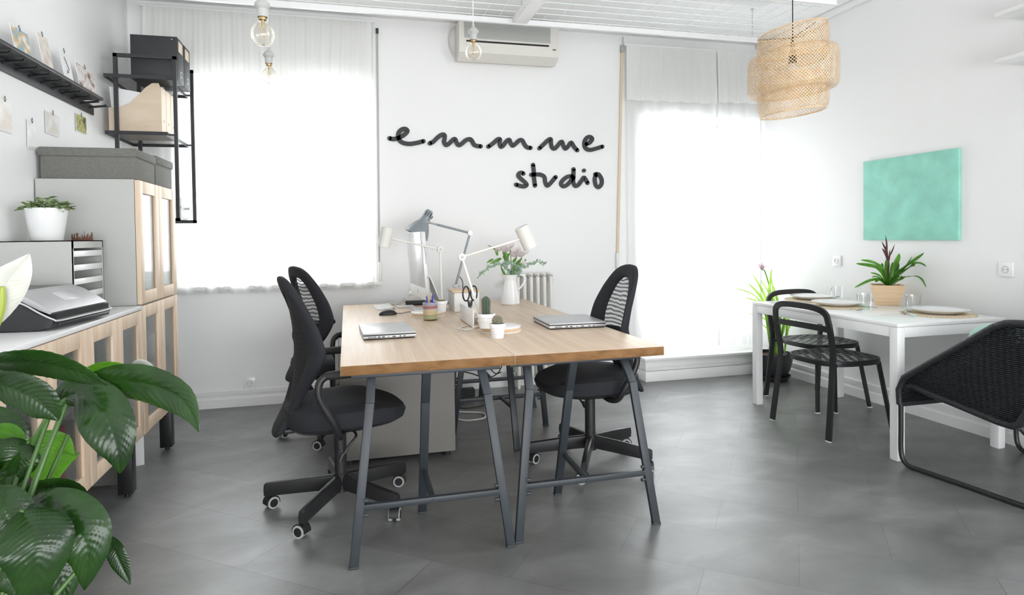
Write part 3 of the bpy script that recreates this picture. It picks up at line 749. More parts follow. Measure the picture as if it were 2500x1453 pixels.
    in_pts = [(.0, 1.000), (.045, .994), (.088, .965), (.120, .910), (.142, .845), (.152, .780), (.148, .720), (.132, .660), (.108, .605), (.085, .565), (.062, .535), (.040, .518), (.018, .510), (0, .508)]
    def half(pts): return cat([(a, b, 0) for a, b in pts], 4)
    ho, hi = half(out_pts), half(in_pts)
    full = lambda hp: hp + [Vector((-p.x, p.y, 0)) for p in hp[-2:0:-1]]
    FO, FI = full(ho), full(hi)
    rings = []
    for a, b in zip(FO, FI):
        cs = []
        for q in range(16):
            w_ = 2*PI*q/16; f = .5 + .5*math.cos(w_); th = .021*math.copysign(abs(math.sin(w_))**.7, math.sin(w_))
            s_ = b.x + (a.x-b.x)*f; h = b.y + (a.y-b.y)*f
            cs.append(Vector((X(s_, h) + th, s_, h)))
        rings.append(cs)
    m = MB(); m.loft(rings, True, False); m.build('back_frame', M['fabric'], t, ang=80)
    m = MB(); rows = []
    for q in range(9):
        f = q/8; rows.append([Vector((X(p.x*f, .76+(p.y-.76)*f) - .004, p.x*f, .76+(p.y-.76)*f)) for p in FI + [FI[0]]])
    m.grid(rows); m.build('back_netting', M[net], t, ang=180)
    m = MB(); rows = []
    for q in range(15):
        s_ = -.15 + .30*q/14; k = .042*(1-.25*abs(s_)/.15)
        rows.append([Vector((X(s_, .70) + .012 + th, s_, .69 + dz)) for dz, th in ((-k, 0), (-k, .012), (k, .012), (k, 0))])
    m.loft(rows); m.build('lumbar_support', M['dull'], t)
    m = MB(); m.tube(cat([(-.14, 0, .386), (-.22, 0, .392), (-.245, 0, .42), (-.20, 0, .50), (-.172, 0, .58), (-.166, 0, .69)], 6), .02, 8, axis=(0, 1, 0), flat=(.06, .012)); m.build('back_bracket', M['black'], t)
    return t
office_chair((-.045, 3.025, 0), 11, 'black mesh office chair at the near left corner of the desk', 27, 'densenet')
office_chair((-.09, 4.17, 0), 25, 'black mesh office chair farther back on the window side, turned toward the wall', 40)
office_chair((1.272, 3.225, 0), 180, 'black mesh office chair on the right side of the desk, facing the left chairs')

# ================================================================ ON THE DESK
def laptop(loc, rz, w, d, label, port_side):
    t = thing('laptop', label, 'laptop', loc, R(rz), 'closed laptops')
    m = MB(); m.box((0, 0, .0135), (d, w, .014), .003); m.build('base', M['silver'], t)
    m = MB(); m.box((0, 0, .0045), (d-.012, w-.012, .009), .003); m.build('underside', M['dull'], t)
    m = MB(); m.box((0, 0, .0225), (d-.002, w-.002, .004), .0015); m.build('seam', M['black'], t)
    m = MB(); m.box((0, 0, .0285), (d, w, .009), .004); m.build('lid', M['silver'], t)
    m = MB(); y = -w/2 - .0004
    for i, (x, ww, hh) in enumerate([(-.05, .013, .006), (-.03, .013, .006), (-.005, .005, .005), (.02, .015, .006), (.05, .008, .006), (.07, .007, .007)]): m.box((x*d/.25, y, .0135), (ww, .0016, hh))
    for i in range(8): m.box((-.10*d/.25 + i*.005, y, .0135), (.0025, .0016, .009))
    m.build('port', M['dscreen'], t)
    for x in (-d/2+.03, d/2-.03):
        for yy in (-w/2+.04, w/2-.04): pass
    return t
laptop((.190, 3.325, TT), 2, .385, .255, 'closed silver laptop on the left desk top, in front of the near office chair', 0)
laptop((1.187, 3.325, TT), -2, .345, .315, 'closed silver laptop on the right desk top beside the cacti', 0)
# computer
im = thing('desktop_computer', 'silver all-in-one computer screen seen from its side', 'computer', (.488, 4.36, TT), R(4.5))
lean = Matrix.Rotation(R(-4.0), 3, 'Y')
def leanpt(p): return lean @ Vector(p)
mt = (Matrix.Translation((0, 0, .085)) @ lean.to_4x4())
m = MB(); b_ = MB(); b_.box((0, 0, .225), (.032, .53, .45), .006); m.add(b_.v, b_.f, mt); sh = m.build('housing', M['alu'], im)
m = MB(); b_ = MB(); b_.box((-.0168, 0, .265), (.002, .522, .362), .0008); m.add(b_.v, b_.f, mt); m.build('screen', M['screen'], im)
m = MB(); b_ = MB(); b_.box((-.0165, 0, .043), (.0015, .526, .08), .0006); m.add(b_.v, b_.f, mt); ch = m.build('chin', M['wplastic'], im)
m = MB(); b_ = MB()
b_.sphere((-.0172, .0, .045), .010, 14, (.08, 1, 1.1)); b_.sphere((-.0172, .004, .060), .0035, 8, (.2, .6, 1.3)); m.add(b_.v, b_.f, mt); m.build('emblem', M['dscreen'], ch)
m = MB(); b_ = MB(); b_.box((.004, -.2655, .30), (.003, .002, .12)); b_.box((.004, -.2655, .15), (.004, .002, .02)); m.add(b_.v, b_.f, mt); m.build('disc_slot', M['dscreen'], im)
m = MB(); m.tube(cat([(.012, 0, .30), (.06, 0, .20), (.115, 0, .06), (.14, 0, .0075), (.06, 0, .0055), (-.06, 0, .0055)], 6), .01, 4, axis=(0, 1, 0), flat=(.18, .007)); m.build('stand', M['alu'], im)
# keyboard, mouse, trackpad
kb = thing('keyboard', 'thin white and silver keyboard lying behind the black mouse', 'keyboard', (.245, 4.545, TT), R(4))
m = MB(); m.prism([(-.06, 0), (.06, 0), (.06, .017), (.05, .019), (-.06, .006)], (0, -.14, 0), (1, 0, 0), (0, 0, 1), (0, .28, 0)); m.cyl((.052, -.14, .010), (.052, .14, .010), .010, n=14); m.build('base', M['alu'], kb)
rt = Matrix.Rotation(math.atan2(-.012, .11), 4, 'Y')
for r_ in range(5):
    m = MB()
    for c_ in range(13): m.box((-.046 + r_*.019, -.128 + c_*.0205 + .006*(r_ % 2)*.3, .0085 + .0022*r_), (.016, .017, .0035), .0008)
    m.build('key_row', M['white'], kb)
ms = thing('computer_mouse', 'black computer mouse on the left desk top behind the laptop', 'mouse', (.250, 4.135, TT), R(8))
m = MB(); m.sphere((0, 0, .004), .058, 22, (1.0, .58, .52))
m.v = [(x, y, max(z, .001)) for x, y, z in m.v]; m.build('body', M['black'], ms)
m = MB(); m.tube(cat([(.055, .0, .008), (.10, .02, .004), (.13, .06, .004), (.17, .06, .004), (.215, -.01, .004)], 8), .0022, 6); m.build('cord', M['cable'], ms)
m = MB(); m.box((.475, 4.625, TT+.004), (.125, .125, .008), .003)
m.v = [(x-.02, y-.02, z) for x, y, z in m.v]
tag(m.build('trackpad', M['alu']), 'flat silver trackpad lying below the computer screen', 'trackpad')
bpy.data.objects['trackpad'].location = (-.055, -.03, 0)
# telephone
ph = thing('telephone', 'white and black desk telephone behind the computer screen', 'telephone', (.52, 4.735, TT), R(-8))
m = MB(); m.box((0, 0, .018), (.20, .17, .036), .008); m.build('base', M['dgrey'], ph)
m = MB(); m.prism([(-.098, 0), (.098, 0), (.098, .035), (-.098, .016)], (0, -.083, .036), (1, 0, 0), (0, 0, 1), (0, .166, 0)); m.build('cover', M['cream'], ph)
m = MB(); m.tube(cat([(-.06, -.07, .075), (-.055, -.05, .088), (-.05, .0, .090), (-.05, .05, .088), (-.055, .07, .075)], 6), [.018 if i < 6 or i > 18 else .012 for i in range(25)], 10); m.build('handset', M['wplastic'], ph)
m = MB(); co = []
for i in range(230):
    s_ = i/229; bx = cat([(-.10, -.06, .03), (-.14, -.085, .012), (-.19, -.075, .011), (-.22, -.03, .011), (-.17, .01, .011), (-.12, -.01, .03), (-.07, -.06, .07)], 40)
    p = bx[min(len(bx)-1, int(s_*(len(bx)-1)))]; a = i*1.05
    co.append(p + Vector((.0, .007*math.cos(a), .007*math.sin(a))))
m.tube(co, .0022, 5); m.build('coiled_cord', M['cream'], ph)
# desk lamps
def white_lamp(loc, rz, joint, headc, hd, label, foot):
    """joint/headc in the lamp's own XZ plane"""
    t = thing('desk_lamp', label, 'desk lamp', loc, R(rz), 'cream desk lamps')
    m = MB(); m.lathe([(.001, 0), (.108, 0), (.110, .003), (.110, .006), (.001, .006)], 48); m.build('base_plate', M['white'], t)
    m = MB(); m.lathe([(.001, .006), (.104, .006), (.106, .009), (.106, .022), (.001, .022)], 48)
    m.build('base_ring', M['bamboo'], t, label='pale wood ring of the base')
    m = MB(); m.lathe([(.001, .0222), (.107, .0222), (.107, .027), (.104, .029), (.001, .029)], 48); m.build('charging_top', M['white'], t)
    m = MB(); m.box((foot[0], 0, .038), (.035, .03, .03), .006); m.cyl((foot[0], -.022, .055), (foot[0], .022, .055), .020, n=20); m.build('foot_joint', M['cream'], t)
    a = Vector((foot[0], 0, .055)); b = Vector((joint[0], 0, joint[1])); c = Vector((headc[0], 0, headc[1]))
    m = MB(); m.bar(a, b, .013, .013, (0, 1, 0), .004); m.build('lower_arm', M['cream'], t)
    m = MB(); m.bar(b, c - (c-b).normalized()*.03, .012, .012, (0, 1, 0), .004); m.build('upper_arm', M['cream'], t)
    m = MB(); m.cyl(b + Vector((0, -.016, 0)), b + Vector((0, .014, 0)), .019, n=24); jn = m.build('elbow_joint', M['cream'], t)
    m = MB(); m.cyl(b + Vector((0, -.019, 0)), b + Vector((0, -.0155, 0)), .008, n=14); m.build('screw', M['lampgrey'], jn)
    d = Vector((hd[0], 0, hd[1])).normalized()
    m = MB(); m.lathe([(.001, -.062), (.034, -.062), (.038, -.058), (.038, .062), (.0355, .062), (.0355, -.052), (.001, -.052)], 32, c, d); sh = m.build('lamp_head', M['cream'], t)
    m = MB(); m.sphere(c + d*.03, .022, 14); m.build('bulb', M['wplastic'], sh)
    m = MB(); m.tube(cat([(foot[0]-.02, .03, .03), (foot[0]-.06, .06, .006), (foot[0]-.10, .14, .004), (foot[0]-.02, .25, .004)], 6), .0035, 8); m.build('cord', M['wplastic'], t)
    return t
white_lamp((.490, 4.00, TT), 3, (.085, .418), (-.256, .500), (-.22, -.95), 'cream desk lamp with its head turned left, behind the striped pencil cup', (.092, 0))
white_lamp((.772, 3.215, TT), 0, (-.199, .392), (.145, .489), (.42, -.91), 'cream desk lamp with its head turned right, behind the two cacti', (-.098, 0))
gl = thing('desk_lamp', 'grey bell-shaped desk lamp bending over the computer screen', 'desk lamp', (.785, 4.70, TT))
m = MB(); m.lathe([(.001, 0), (.085, 0), (.086, .012), (.08, .018), (.001, .020)], 40); m.build('base', M['lampgrey'], gl)
m = MB(); m.cyl((0, 0, .018), (0, 0, .125), .007, n=12); m.cyl((-.0, -.016, .125), (0, .016, .125), .017, n=18); m.box((.015, 0, .132), (.03, .012, .02), .004); m.build('lower_joint', M['chrome'], gl)
J = Vector((.118, 0, .525)); HC = Vector((-.205, 0, .610))
m = MB(); m.cyl((0, 0, .13), J, .0085, n=14); m.build('lower_arm', M['lampgrey'], gl)
m = MB(); m.cyl(J + Vector((0, -.015, 0)), J + Vector((0, .015, 0)), .019, n=24); m.cyl(J + Vector((0, -.019, 0)), J + Vector((0, .019, 0)), .009, n=14); m.build('elbow_joint', M['chrome'], gl)
m = MB(); m.cyl(J, HC + (J-HC)*.22, .0085, n=14); m.build('upper_arm', M['lampgrey'], gl)
m = MB(); m.cyl(HC + (J-HC)*.24, HC + (J-HC)*.06, .006, n=10); m.cyl(HC + Vector((-.025, -.030, 0)), HC + Vector((.02, -.03, 0)), .009, n=12); m.cyl(HC + Vector((0, -.035, 0)), HC + Vector((0, .03, 0)), .009, n=12); m.tube(cat([HC + Vector((.01, 0, .02)), HC + Vector((.03, 0, .025)), HC + Vector((.045, 0, .04))], 5), .005, 8); m.build('head_joint', M['chrome'], gl)
hd = Vector((-.50, 0, -.86)).normalized(); hc = HC + Vector((-.018, 0, .012))
prof = [(.001, -.088), (.022, -.085), (.031, -.070), (.033, -.020), (.040, .010), (.066, .050), (.084, .090), (.092, .125), (.089, .125), (.080, .09), (.06, .05), (.03, .01), (.001, .01)]
m = MB(); m.lathe(prof, 36, hc, hd); sh = m.build('lamp_shade', M['lampgrey'], gl)
m = MB(); sx = Vector((0, -1, 0)); 
for k in range(-1, 2):
    a = hc - hd*.068 + sx*.033*math.cos(k*.6) + hd.cross(sx)*.033*math.sin(k*.6); m.bar(a, a + hd*.035, .005, .004, sx)
m.build('vent_slot', M['dull'], sh)
m = MB(); m.tube(cat([(.03, -.01, .20), (.05, -.012, .17), (.055, -.012, .13), (.045, -.01, .08)], 6), .003, 8); m.build('cord', M['cable'], gl)
# cable box
cbx = thing('cable_box', 'white cable box with a wooden lid on the desk', 'storage box', (.765, 4.245, TT), 0)
m = MB(); m.bb(-.085, .085, -.12, .12, .0, .128, .006); m.build('body', M['wplastic'], cbx)
m = MB(); m.box((.005, 0, .133), (.195, .25, .009), .003); ld = m.build('lid', M['bamboo'], cbx)
m = MB(); m.box((.02, .06, .1382), (.034, .016, .001)); m.build('finger_slot', M['plyline'], ld)
# striped cup with pens
cp = thing('pencil_cup', 'striped ceramic pencil cup on the middle of the desk', 'cup', (.478, 3.785, TT))
prof = [(.001, 0), (.034, 0), (.040, .004)]
for i in range(12): z = .008 + i*.0080; prof += [(.0432, z), (.0448, z+.004), (.0432, z+.0078)]
prof += [(.0425, .107), (.0395, .107), (.038, .02), (.001, .012)]
MB().lathe(prof, 40).build('cup', M['cup'], cp)
def pen(p, q, mat, name, label):
    p, q = Vector(p), Vector(q); d = q-p; m = MB(); m.cyl(p, q, .0042, n=8); m.cyl(q, q + d.normalized()*.008, .0042, .002, 8)
    o = tag(m.build(name, M[mat]), label, 'pen')
    if mat == 'blue':
        mm = MB(); mm.bar(q - d*.25 + Vector((0, -.005, 0)), q + Vector((0, -.005, 0)), .003, .002, (0, 1, 0)); mm.build('clip', M['blue'], o)
c0 = Vector((.478, 3.785, TT))
pen(c0 + Vector((-.012, -.01, .015)), c0 + Vector((-.022, -.020, .140)), 'blue', 'pen', 'blue pen leaning left in the striped cup')
pen(c0 + Vector((.005, .0, .015)), c0 + Vector((.016, -.015, .150)), 'blue', 'pen', 'blue pen leaning right in the striped cup')
m = MB(); m.bar(c0 + Vector((-.004, -.004, .015)), c0 + Vector((-.012, -.012, .155)), .012, .005, (0, 1, 0), .001)
tag(m.build('wooden_stick', M['pencil']), 'flat wooden stick standing in the striped cup', 'stick')
# small pots with cacti
def ribbed_pot(loc, r, h, label):
    t = thing('plant_pot', label, 'plant pot', loc, 0, 'small white cactus pots')
    prof = [(.001, 0), (r*.72, 0)]
    for i in range(7): z = .003 + (h*.72)*i/7; rr = r*(.73 + .20*(z/h)); prof += [(rr, z), (rr*1.012, z+.004), (rr*1.0, z+h*.72/7-.001)]
    prof += [(r*.91, h*.74), (r*.99, h*.75), (r, h*.98), (r*.98, h), (r*.90, h), (r*.86, h*.85)]
    MB().lathe(prof, 40).build('pot', M['white'], t)
    MB().lathe([(.001, h*.88), (r*.88, h*.87)], 24).build('soil', M['soil'], t)
    return t
ribbed_pot((.684, 3.155, TT+.029), .046, .074, 'small white pot holding the tall cactus')
ribbed_pot((.707, 3.003, TT), .0405, .071, 'small white pot holding the round cactus')
ribbed_pot((.567, 3.945, TT+.029), .040, .068, 'small white pot holding moss')
def cact_r(t): return .0215*(.86 + .14*min(1, t*1.6))*(1 if t < .68 else math.sqrt(max(.02, 1-((t-.68)/.325)**2)))
m = MB(); c0 = Vector((.684, 3.155, TT+.029+.064)); rings = []
for i in range(15):
    z = .098*i/14; rb = cact_r(z/.098)
    rings.append([c0 + Vector((rb*(1 + .11*math.cos(12*a))*math.cos(a), rb*(1 + .11*math.cos(12*a))*math.sin(a), z)) for a in [2*PI*j/72 for j in range(72)]])
m.loft(rings); ct = tag(m.build('cactus', M['cactus']), 'tall ribbed cactus in a white pot', 'cactus')
m = MB()
for j in range(12):
    a = 2*PI*j/12
    for i in range(1, 14, 1):
        z = .098*i/14; rb = cact_r(z/.098)*1.02; p = c0 + Vector((rb*1.09*math.cos(a), rb*1.09*math.sin(a), z))
        for q in range(3):
            d = Vector((math.cos(a+(q-1)*.7), math.sin(a+(q-1)*.7), .3*(q-1))); m.cyl(p, p + d*.006, .0007, .0002, 4, False)
for q in range(26):
    a = rdm.uniform(0, 6.28); rr = rdm.uniform(.001, .009); p = c0 + Vector((rr*math.cos(a), rr*math.sin(a), .095)); m.cyl(p, p + Vector((rr*.8*math.cos(a), rr*.8*math.sin(a), .010)), .0008, .0002, 4, False)
m.build('spines', M['spine'], ct)
m = MB(); c1 = Vector((.707, 3.003, TT+.086)); m.sphere(c1, .027, 26, (1, 1, .88)); ct = tag(m.build('cactus', M['cactusball']), 'round fuzzy cactus in the pot at the desk centre', 'cactus')
m = MB()
for q in range(420):
    a = rdm.uniform(0, 6.28); zz = rdm.uniform(-.15, 1); rr = math.sqrt(max(0, 1-zz*zz)); d = Vector((rr*math.cos(a), rr*math.sin(a), zz)); p = c1 + Vector((d.x*.027, d.y*.027, d.z*.0237)); m.cyl(p, p + d*.0045, .0006, .0002, 4, False)
m.build('spines', M['spine'], ct)
m = MB(); m.sphere((.567, 3.945, TT+.029+.062), .030, 22, (1, 1, .45)); tag(m.build('moss', M['moss']), 'yellow-green moss cushion in the small white pot', 'moss')
# desk organizer with scissors
og = thing('desk_organizer', 'white desk organizer panel with wooden bottom edge', 'desk organizer', (.652, 3.345, TT))
m = MB(); m.bb(.0, .006, 0, .40, .006, .098, .001); m.build('side_panel', M['white'], og)
m = MB(); m.bb(.0, .075, 0, .40, .0, .006, .001); m.build('base', M['plyline'], og)
m = MB(); m.bb(.071, .075, .10, .40, .006, .060, .001); m.bb(.006, .071, .396, .40, .006, .085, .001); m.build('back_panel', M['wplastic'], og)
m = MB(); m.bb(.007, .070, .20, .203, .006, .085, .001); m.build('divider', M['ply'], og)
m = MB()
for (a, b, c, d) in ((.010, .066, .05, .053), (.010, .066, .117, .12)): m.bb(a, b, c, d, .007, .06)
m.bb(.010, .013, .053, .117, .007, .06); m.bb(.063, .066, .053, .117, .007, .06); m.build('clear_tray', M['clear'], og)
sc_ = thing('scissors', 'black handled scissors standing in the desk organizer', 'scissors', (.690, 3.62, TT+.008), R(18))
m = MB()
for s_ in (-1, 1):
    loop = [Vector((s_*(.004 + .034*(1-math.cos(a))/2*1.0) , 0, .155 + .040*math.sin(a))) for a in [2*PI*i/28 for i in range(28)]]
    loop = [Vector((s_*(.006 + .021*(1+math.cos(a))), .002*s_, .158 + .042*math.sin(a))) for a in [2*PI*i/28 for i in range(28)]]
    m.tube(loop, .0048, 8, closed=True); m.tube([(s_*.012, .002*s_, .118), (s_*.006, .002*s_, .08)], .007, 8)
m.build('handle', M['black'], sc_)
m = MB(); m.bar((.004, .001, .004), (.004, .001, .09), .012, .002, (0, 1, 0)); m.bar((-.004, -.001, .004), (-.004, -.001, .09), .012, .002, (0, 1, 0)); m.build('blade', M['chrome'], sc_)
# pitcher with flowers
pc = thing('pitcher', 'white enamel pitcher at the far end of the desk', 'pitcher', (1.152, 4.47, TT))
prof = [(.001, 0), (.066, 0), (.069, .004), (.068, .012), (.060, .07), (.050, .135), (.044, .165), (.043, .178), (.050, .205), (.054, .216), (.0525, .217), (.041, .18), (.042, .165), (.058, .06), (.06, .015), (.001, .010)]
rings = []
N_ = 44
for r_, z in prof:
    ring = []
    for j in range(N_):
        a = 2*PI*j/N_; k = max(0, (z-.17)/.047); sp = math.exp(-((((a-PI*.97)+PI) % (2*PI) - PI)/.38)**2)
        ring.append(Vector((r_*math.cos(a)*(1 + .45*k*sp), r_*math.sin(a), z + .008*k*sp)))
    rings.append(ring)
m = MB(); m.loft(rings, False, False); m.build('jug', M['ceramic'], pc, ang=60)
m = MB(); m.tube(cat([(.046, 0, .200), (.07, 0, .212), (.098, 0, .208), (.112, 0, .185), (.104, 0, .155), (.082, 0, .125), (.058, 0, .105)], 8), .0075, 10, axis=(0, 1, 0)); m.build('handle', M['ceramic'], pc)
# bouquet
bq = thing('flower_bouquet', 'bouquet of pale pink flowers and eucalyptus in the white pitcher', 'flowers', (1.152, 4.47, TT+.15))
YF = 4.47
def bp(u, v, dy=0):
    p = at(u, v, Y=YF+dy); return p - Vector((1.152, 4.47, TT+.15))
def disc(m, c, r, nrm, n=9):
    nrm = Vector(nrm).normalized(); a = nrm.orthogonal().normalized(); b = nrm.cross(a)
    m.add([c + nrm*.003] + [c + (a*math.cos(2*PI*i/n) + b*math.sin(2*PI*i/n))*r for i in range(n)], [(0, 1+i, 1+(i+1) % n) for i in range(n)])
def sprig(pts, r0, r1, seed, dy):
    rd_ = random.Random(seed); path = cat([bp(u, v, dy*(i/len(pts))) for i, (u, v) in enumerate(pts)], 6)
    m = MB(); m.mat(0); m.tube(path, .0018, 6); m.mat(1); n = len(path)
    for i in range(4, n, 2):
        f = i/n
        for s_ in (-1, 1):
            c = path[i] + Vector((rd_.uniform(-.008, .008), s_*rd_.uniform(.005, .015), rd_.uniform(-.012, .014))); r = (r0 + (r1-r0)*f)*rd_.uniform(.8, 1.1)
            disc(m, c, r, (rd_.uniform(-.8, .8), -1, rd_.uniform(-.5, .9)))
    m.build('eucalyptus_sprig', [M['stem'], M['euca']], bq, smooth=False)
sprig([(1243, 690), (1240, 660), (1225, 645), (1205, 650), (1190, 655), (1178, 665), (1168, 677)], .016, .007, 1, -.05)
sprig([(1252, 690), (1262, 660), (1280, 652), (1300, 642), (1318, 640), (1331, 645)], .016, .008, 2, .03)
sprig([(1250, 690), (1248, 668), (1258, 655), (1240, 640), (1232, 648)], .017, .014, 3, -.04)
sprig([(1250, 690), (1255, 672), (1270, 665), (1262, 650)], .015, .012, 6, -.06)
def petal_leaf(m, a, b, w, nrm=(0, -1, .2), n=8, cup=.1):
    a, b = Vector(a), Vector(b); t = b-a; sd = t.cross(Vector(nrm)).normalized(); nn = sd.cross(t).normalized(); rows = []
    for i in range(n+1):
        f = i/n; ww = w*math.sin(PI*min(.98, f**.8))**.8 + .0004; c = a + t*f + nn*t.length*cup*math.sin(PI*f)
        rows.append([c - sd*ww, c - nn*ww*.3, c + sd*ww])
    m.grid(rows)
m = MB()
for (u0, v0, u1, v1, w) in [(1238, 690, 1222, 650, .012), (1240, 650, 1225, 605, .014), (1225, 630, 1195, 645, .012), (1205, 632, 1188, 642, .009), (1240, 640, 1233, 612, .012), (1248, 700, 1253, 640, .010), (1255, 650, 1275, 630, .012), (1258, 655, 1278, 640, .010), (1215, 625, 1207, 605, .010), (1252, 640, 1262, 628, .010), (1232, 632, 1245, 618, .012), (1280, 640, 1284, 632, .006), (1210, 612, 1190, 598, .004)]:
    petal_leaf(m, bp(u0, v0, rdm.uniform(-.04, .03)), bp(u1, v1, rdm.uniform(-.05, .04)), w)
m.build('foliage', M['green'], bq)
m = MB()
for p in ([(1246, 700), (1240, 660), (1228, 625)], [(1250, 700), (1252, 660), (1262, 620)], [(1254, 700), (1262, 655), (1275, 625)], [(1248, 700), (1248, 650), (1246, 610)]):
    m.tube(cat([bp(u, v, -.01) for u, v in p], 6), .0028, 6)
m.build('stalk', M['stem'], bq)
for (u, v, r_, k) in [(1236, 610, .050, 0), (1252, 622, .044, 1), (1268, 622, .048, 1), (1279, 616, .044, 1), (1214, 610, .034, 0), (1277, 642, .028, 1), (1247, 602, .040, 0), (1224, 606, .040, 1), (1262, 612, .042, 0)]:
    m = MB(); c = bp(u, v, rdm.uniform(-.05, .0)); ax = Vector((rdm.uniform(-.5, .5), -.5, .8)).normalized(); a = ax.orthogonal().normalized(); b = ax.cross(a)
    for j in range(6):
        th = j*PI/3 + k; d = (a*math.cos(th) + b*math.sin(th)); petal_leaf(m, c - ax*.012, c + d*r_*.9 + ax*r_*.55, r_*.36, ax, 7, -.12)
    for j in range(5):
        th = j*1.3; d = (a*math.cos(th) + b*math.sin(th)); m.cyl(c - ax*.01, c + d*.007 + ax*r_*.7, .0009, n=5)
    m.build('flower', M['whitepet'], bq, ang=70)
# ================================================================ LEFT WALL
XF = -1.010
def cab_door(parent, o, y0, y1, z0, z1):
    w = .064; x0, x1 = XF-.020-o[0], XF-o[0]; y0 -= o[1]; y1 -= o[1]; z0 -= o[2]; z1 -= o[2]
    m = MB(); m.bb(x0, x1, y0, y0+w, z0, z1, .002); m.bb(x0, x1, y1-w, y1, z0, z1, .002)
    m.bb(x0, x1-.001, y0+w, y1-w, z1-w, z1, .002); m.bb(x0, x1-.001, y0+w, y1-w, z0, z0+w, .002)
    d = m.build('door', M['birch'], parent)
    m = MB(); m.bb(x0+.006, x0+.010, y0+w-.004, y1-w+.004, z0+w-.004, z1-w+.004); m.build('pane', M['cabglass'], d)
    return d
def cabinet(y0, y1, z0, z1, label, legs, shelves, grp, side=True):
    o = (-1.24, (y0+y1)/2, z0 if not legs else 0)
    t = thing('glass_door_cabinet', label, 'cabinet', o, 0, grp)
    xb = -1.462 - o[0]; xf = XF-.022-o[0]; a, b = y0-o[1]+.001, y1-o[1]-.001; c, d = z0-o[2], z1-o[2]
    m = MB(); th = .016
    m.bb(xb, xf, a, a+th, c, d, .001); m.bb(xb, xf, b-th, b, c, d, .001); m.bb(xb, xf, a+th, b-th, c, c+th, .001); m.bb(xb, xf, a+th, b-th, d-th, d, .001); m.bb(xb, xb+.006, a+th, b-th, c+th, d-th)
    m.build('carcass', M['grey'], t, smooth=False)
    for z in shelves:
        m = MB(); m.bb(xb+.008, xf-.03, a+th, b-th, z-o[2]-.008, z-o[2]+.008); m.build('shelf', M['grey'], t)
    ym = (y0+y1)/2
    for q0, q1 in ((y0+.002, ym-.0015), (ym+.0015, y1-.002)): cab_door(t, o, q0, q1, z0+.004, z1-.003)
    for x, y in legs:
        m = MB(); m.bb(x-.032-o[0], x+.032-o[0], y-.032-o[1], y+.032-o[1], .018, z0, .003); m.cyl((x-o[0], y-o[1], 0), (x-o[0], y-o[1], .02), .013, .013, 12); m.build('leg', M['black'], t)
    return t
cabinet(3.574, 4.272, .910, 1.548, 'tall upper glass door cabinet holding the grey linen boxes', [], [1.22], 'glass door cabinets')
cabinet(3.574, 4.272, .245, .908, 'low glass door cabinet at the far end of the row, beneath the upper cabinet', [(-1.05, 4.13), (-1.42, 4.13)], [.57], 'glass door cabinets')
cabinet(2.876, 3.573, .245, .888, 'low glass door cabinet below the printer, second in the row', [(-1.05, 3.42), (-1.42, 3.42)], [.57], 'glass door cabinets')
cabinet(2.178, 2.875, .245, .888, 'low glass door cabinet behind the lily leaves, nearest the camera', [(-1.05, 2.75), (-1.42, 2.75), (-1.05, 2.25), (-1.42, 2.25)], [.57], 'glass door cabinets')
m = MB(); m.bb(-1.464, XF+.002, 1.9, 3.573, .889, .9095, .002); wt = tag(m.build('worktop', M['white']), 'white worktop over the low glass cabinets, carrying the printer', 'worktop')
# things inside the cabinets
def file_box(x0, x1, y0, y1, z0, z1, mt, name, label, grp):
    m = MB(); m.bb(x0, x1, y0, y1, z0, z1, .002); o = tag(m.build(name, M[mt]), label, 'folder', grp); return o
for k in range(5):
    file_box(-1.36, -1.075, 2.56 + k*.056, 2.608 + k*.056, .263, .52 if k != 2 else .50, 'red', 'ring_binder', 'red ring binder on the bottom shelf of the cabinet behind the lily', 'red binders')
for k in range(4):
    file_box(-1.36, -1.075, 2.24 + k*.058, 2.288 + k*.058, .263, .53, 'red' if k % 2 else 'paper', 'ring_binder', 'red ring binder behind the nearest cabinet door' if k % 2 else 'white ring binder behind the nearest cabinet door', 'red binders' if k % 2 else 'white binders')
for k in range(4):
    file_box(-1.36, -1.09, 2.93 + k*.062, 2.985 + k*.062, .580, .80, 'linen' if k % 2 else 'paper', 'magazine_file', 'grey magazine file in the low cabinet beneath the printer' if k % 2 else 'white magazine file in the low cabinet beneath the printer', 'magazine files')
for k in range(3):
    file_box(-1.36, -1.09, 3.26 + k*.085, 3.338 + k*.085, .263, .47, 'paper', 'paper_box', 'white paper box on the bottom shelf of the low cabinet', 'paper boxes')
for k in range(2):
    file_box(-1.38, -1.09, 3.62 + k*.30, 3.86 + k*.30, .580, .70, 'paper', 'paper_stack', 'stack of white paper inside the far low cabinet', 'paper stacks')
def wire_basket(y0, y1, z0, z1, label):
    t = thing('wire_basket', label, 'basket', (-1.23, (y0+y1)/2, z0), 0, 'wire baskets'); h = z1-z0; hy = (y1-y0)/2
    m = MB(); x0, x1 = -.13, .125
    n = 22
    for i in range(n+1): y = -hy + 2*hy*i/n; m.tube([(x0, y, h), (x0, y, .003), (x1, y, .003), (x1, y, h)], .0013, 5)
    for i in range(9): z = .003 + (h-.003)*i/8; m.tube([(x0, -hy, z), (x0, hy, z), (x1, hy, z), (x1, -hy, z)], .0013, 5, closed=True)
    m.build('wire', M['wire'], t); m = MB(); m.tube([(x0, -hy, h), (x0, hy, h), (x1, hy, h), (x1, -hy, h)], .004, 8, closed=True); m.build('rim', M['wire'], t)
wire_basket(2.56, 2.85, .580, .76, 'white wire basket in the cabinet behind the lily leaves')
wire_basket(3.26, 3.54, .580, .80, 'white wire basket in the low cabinet below the paper organizer')
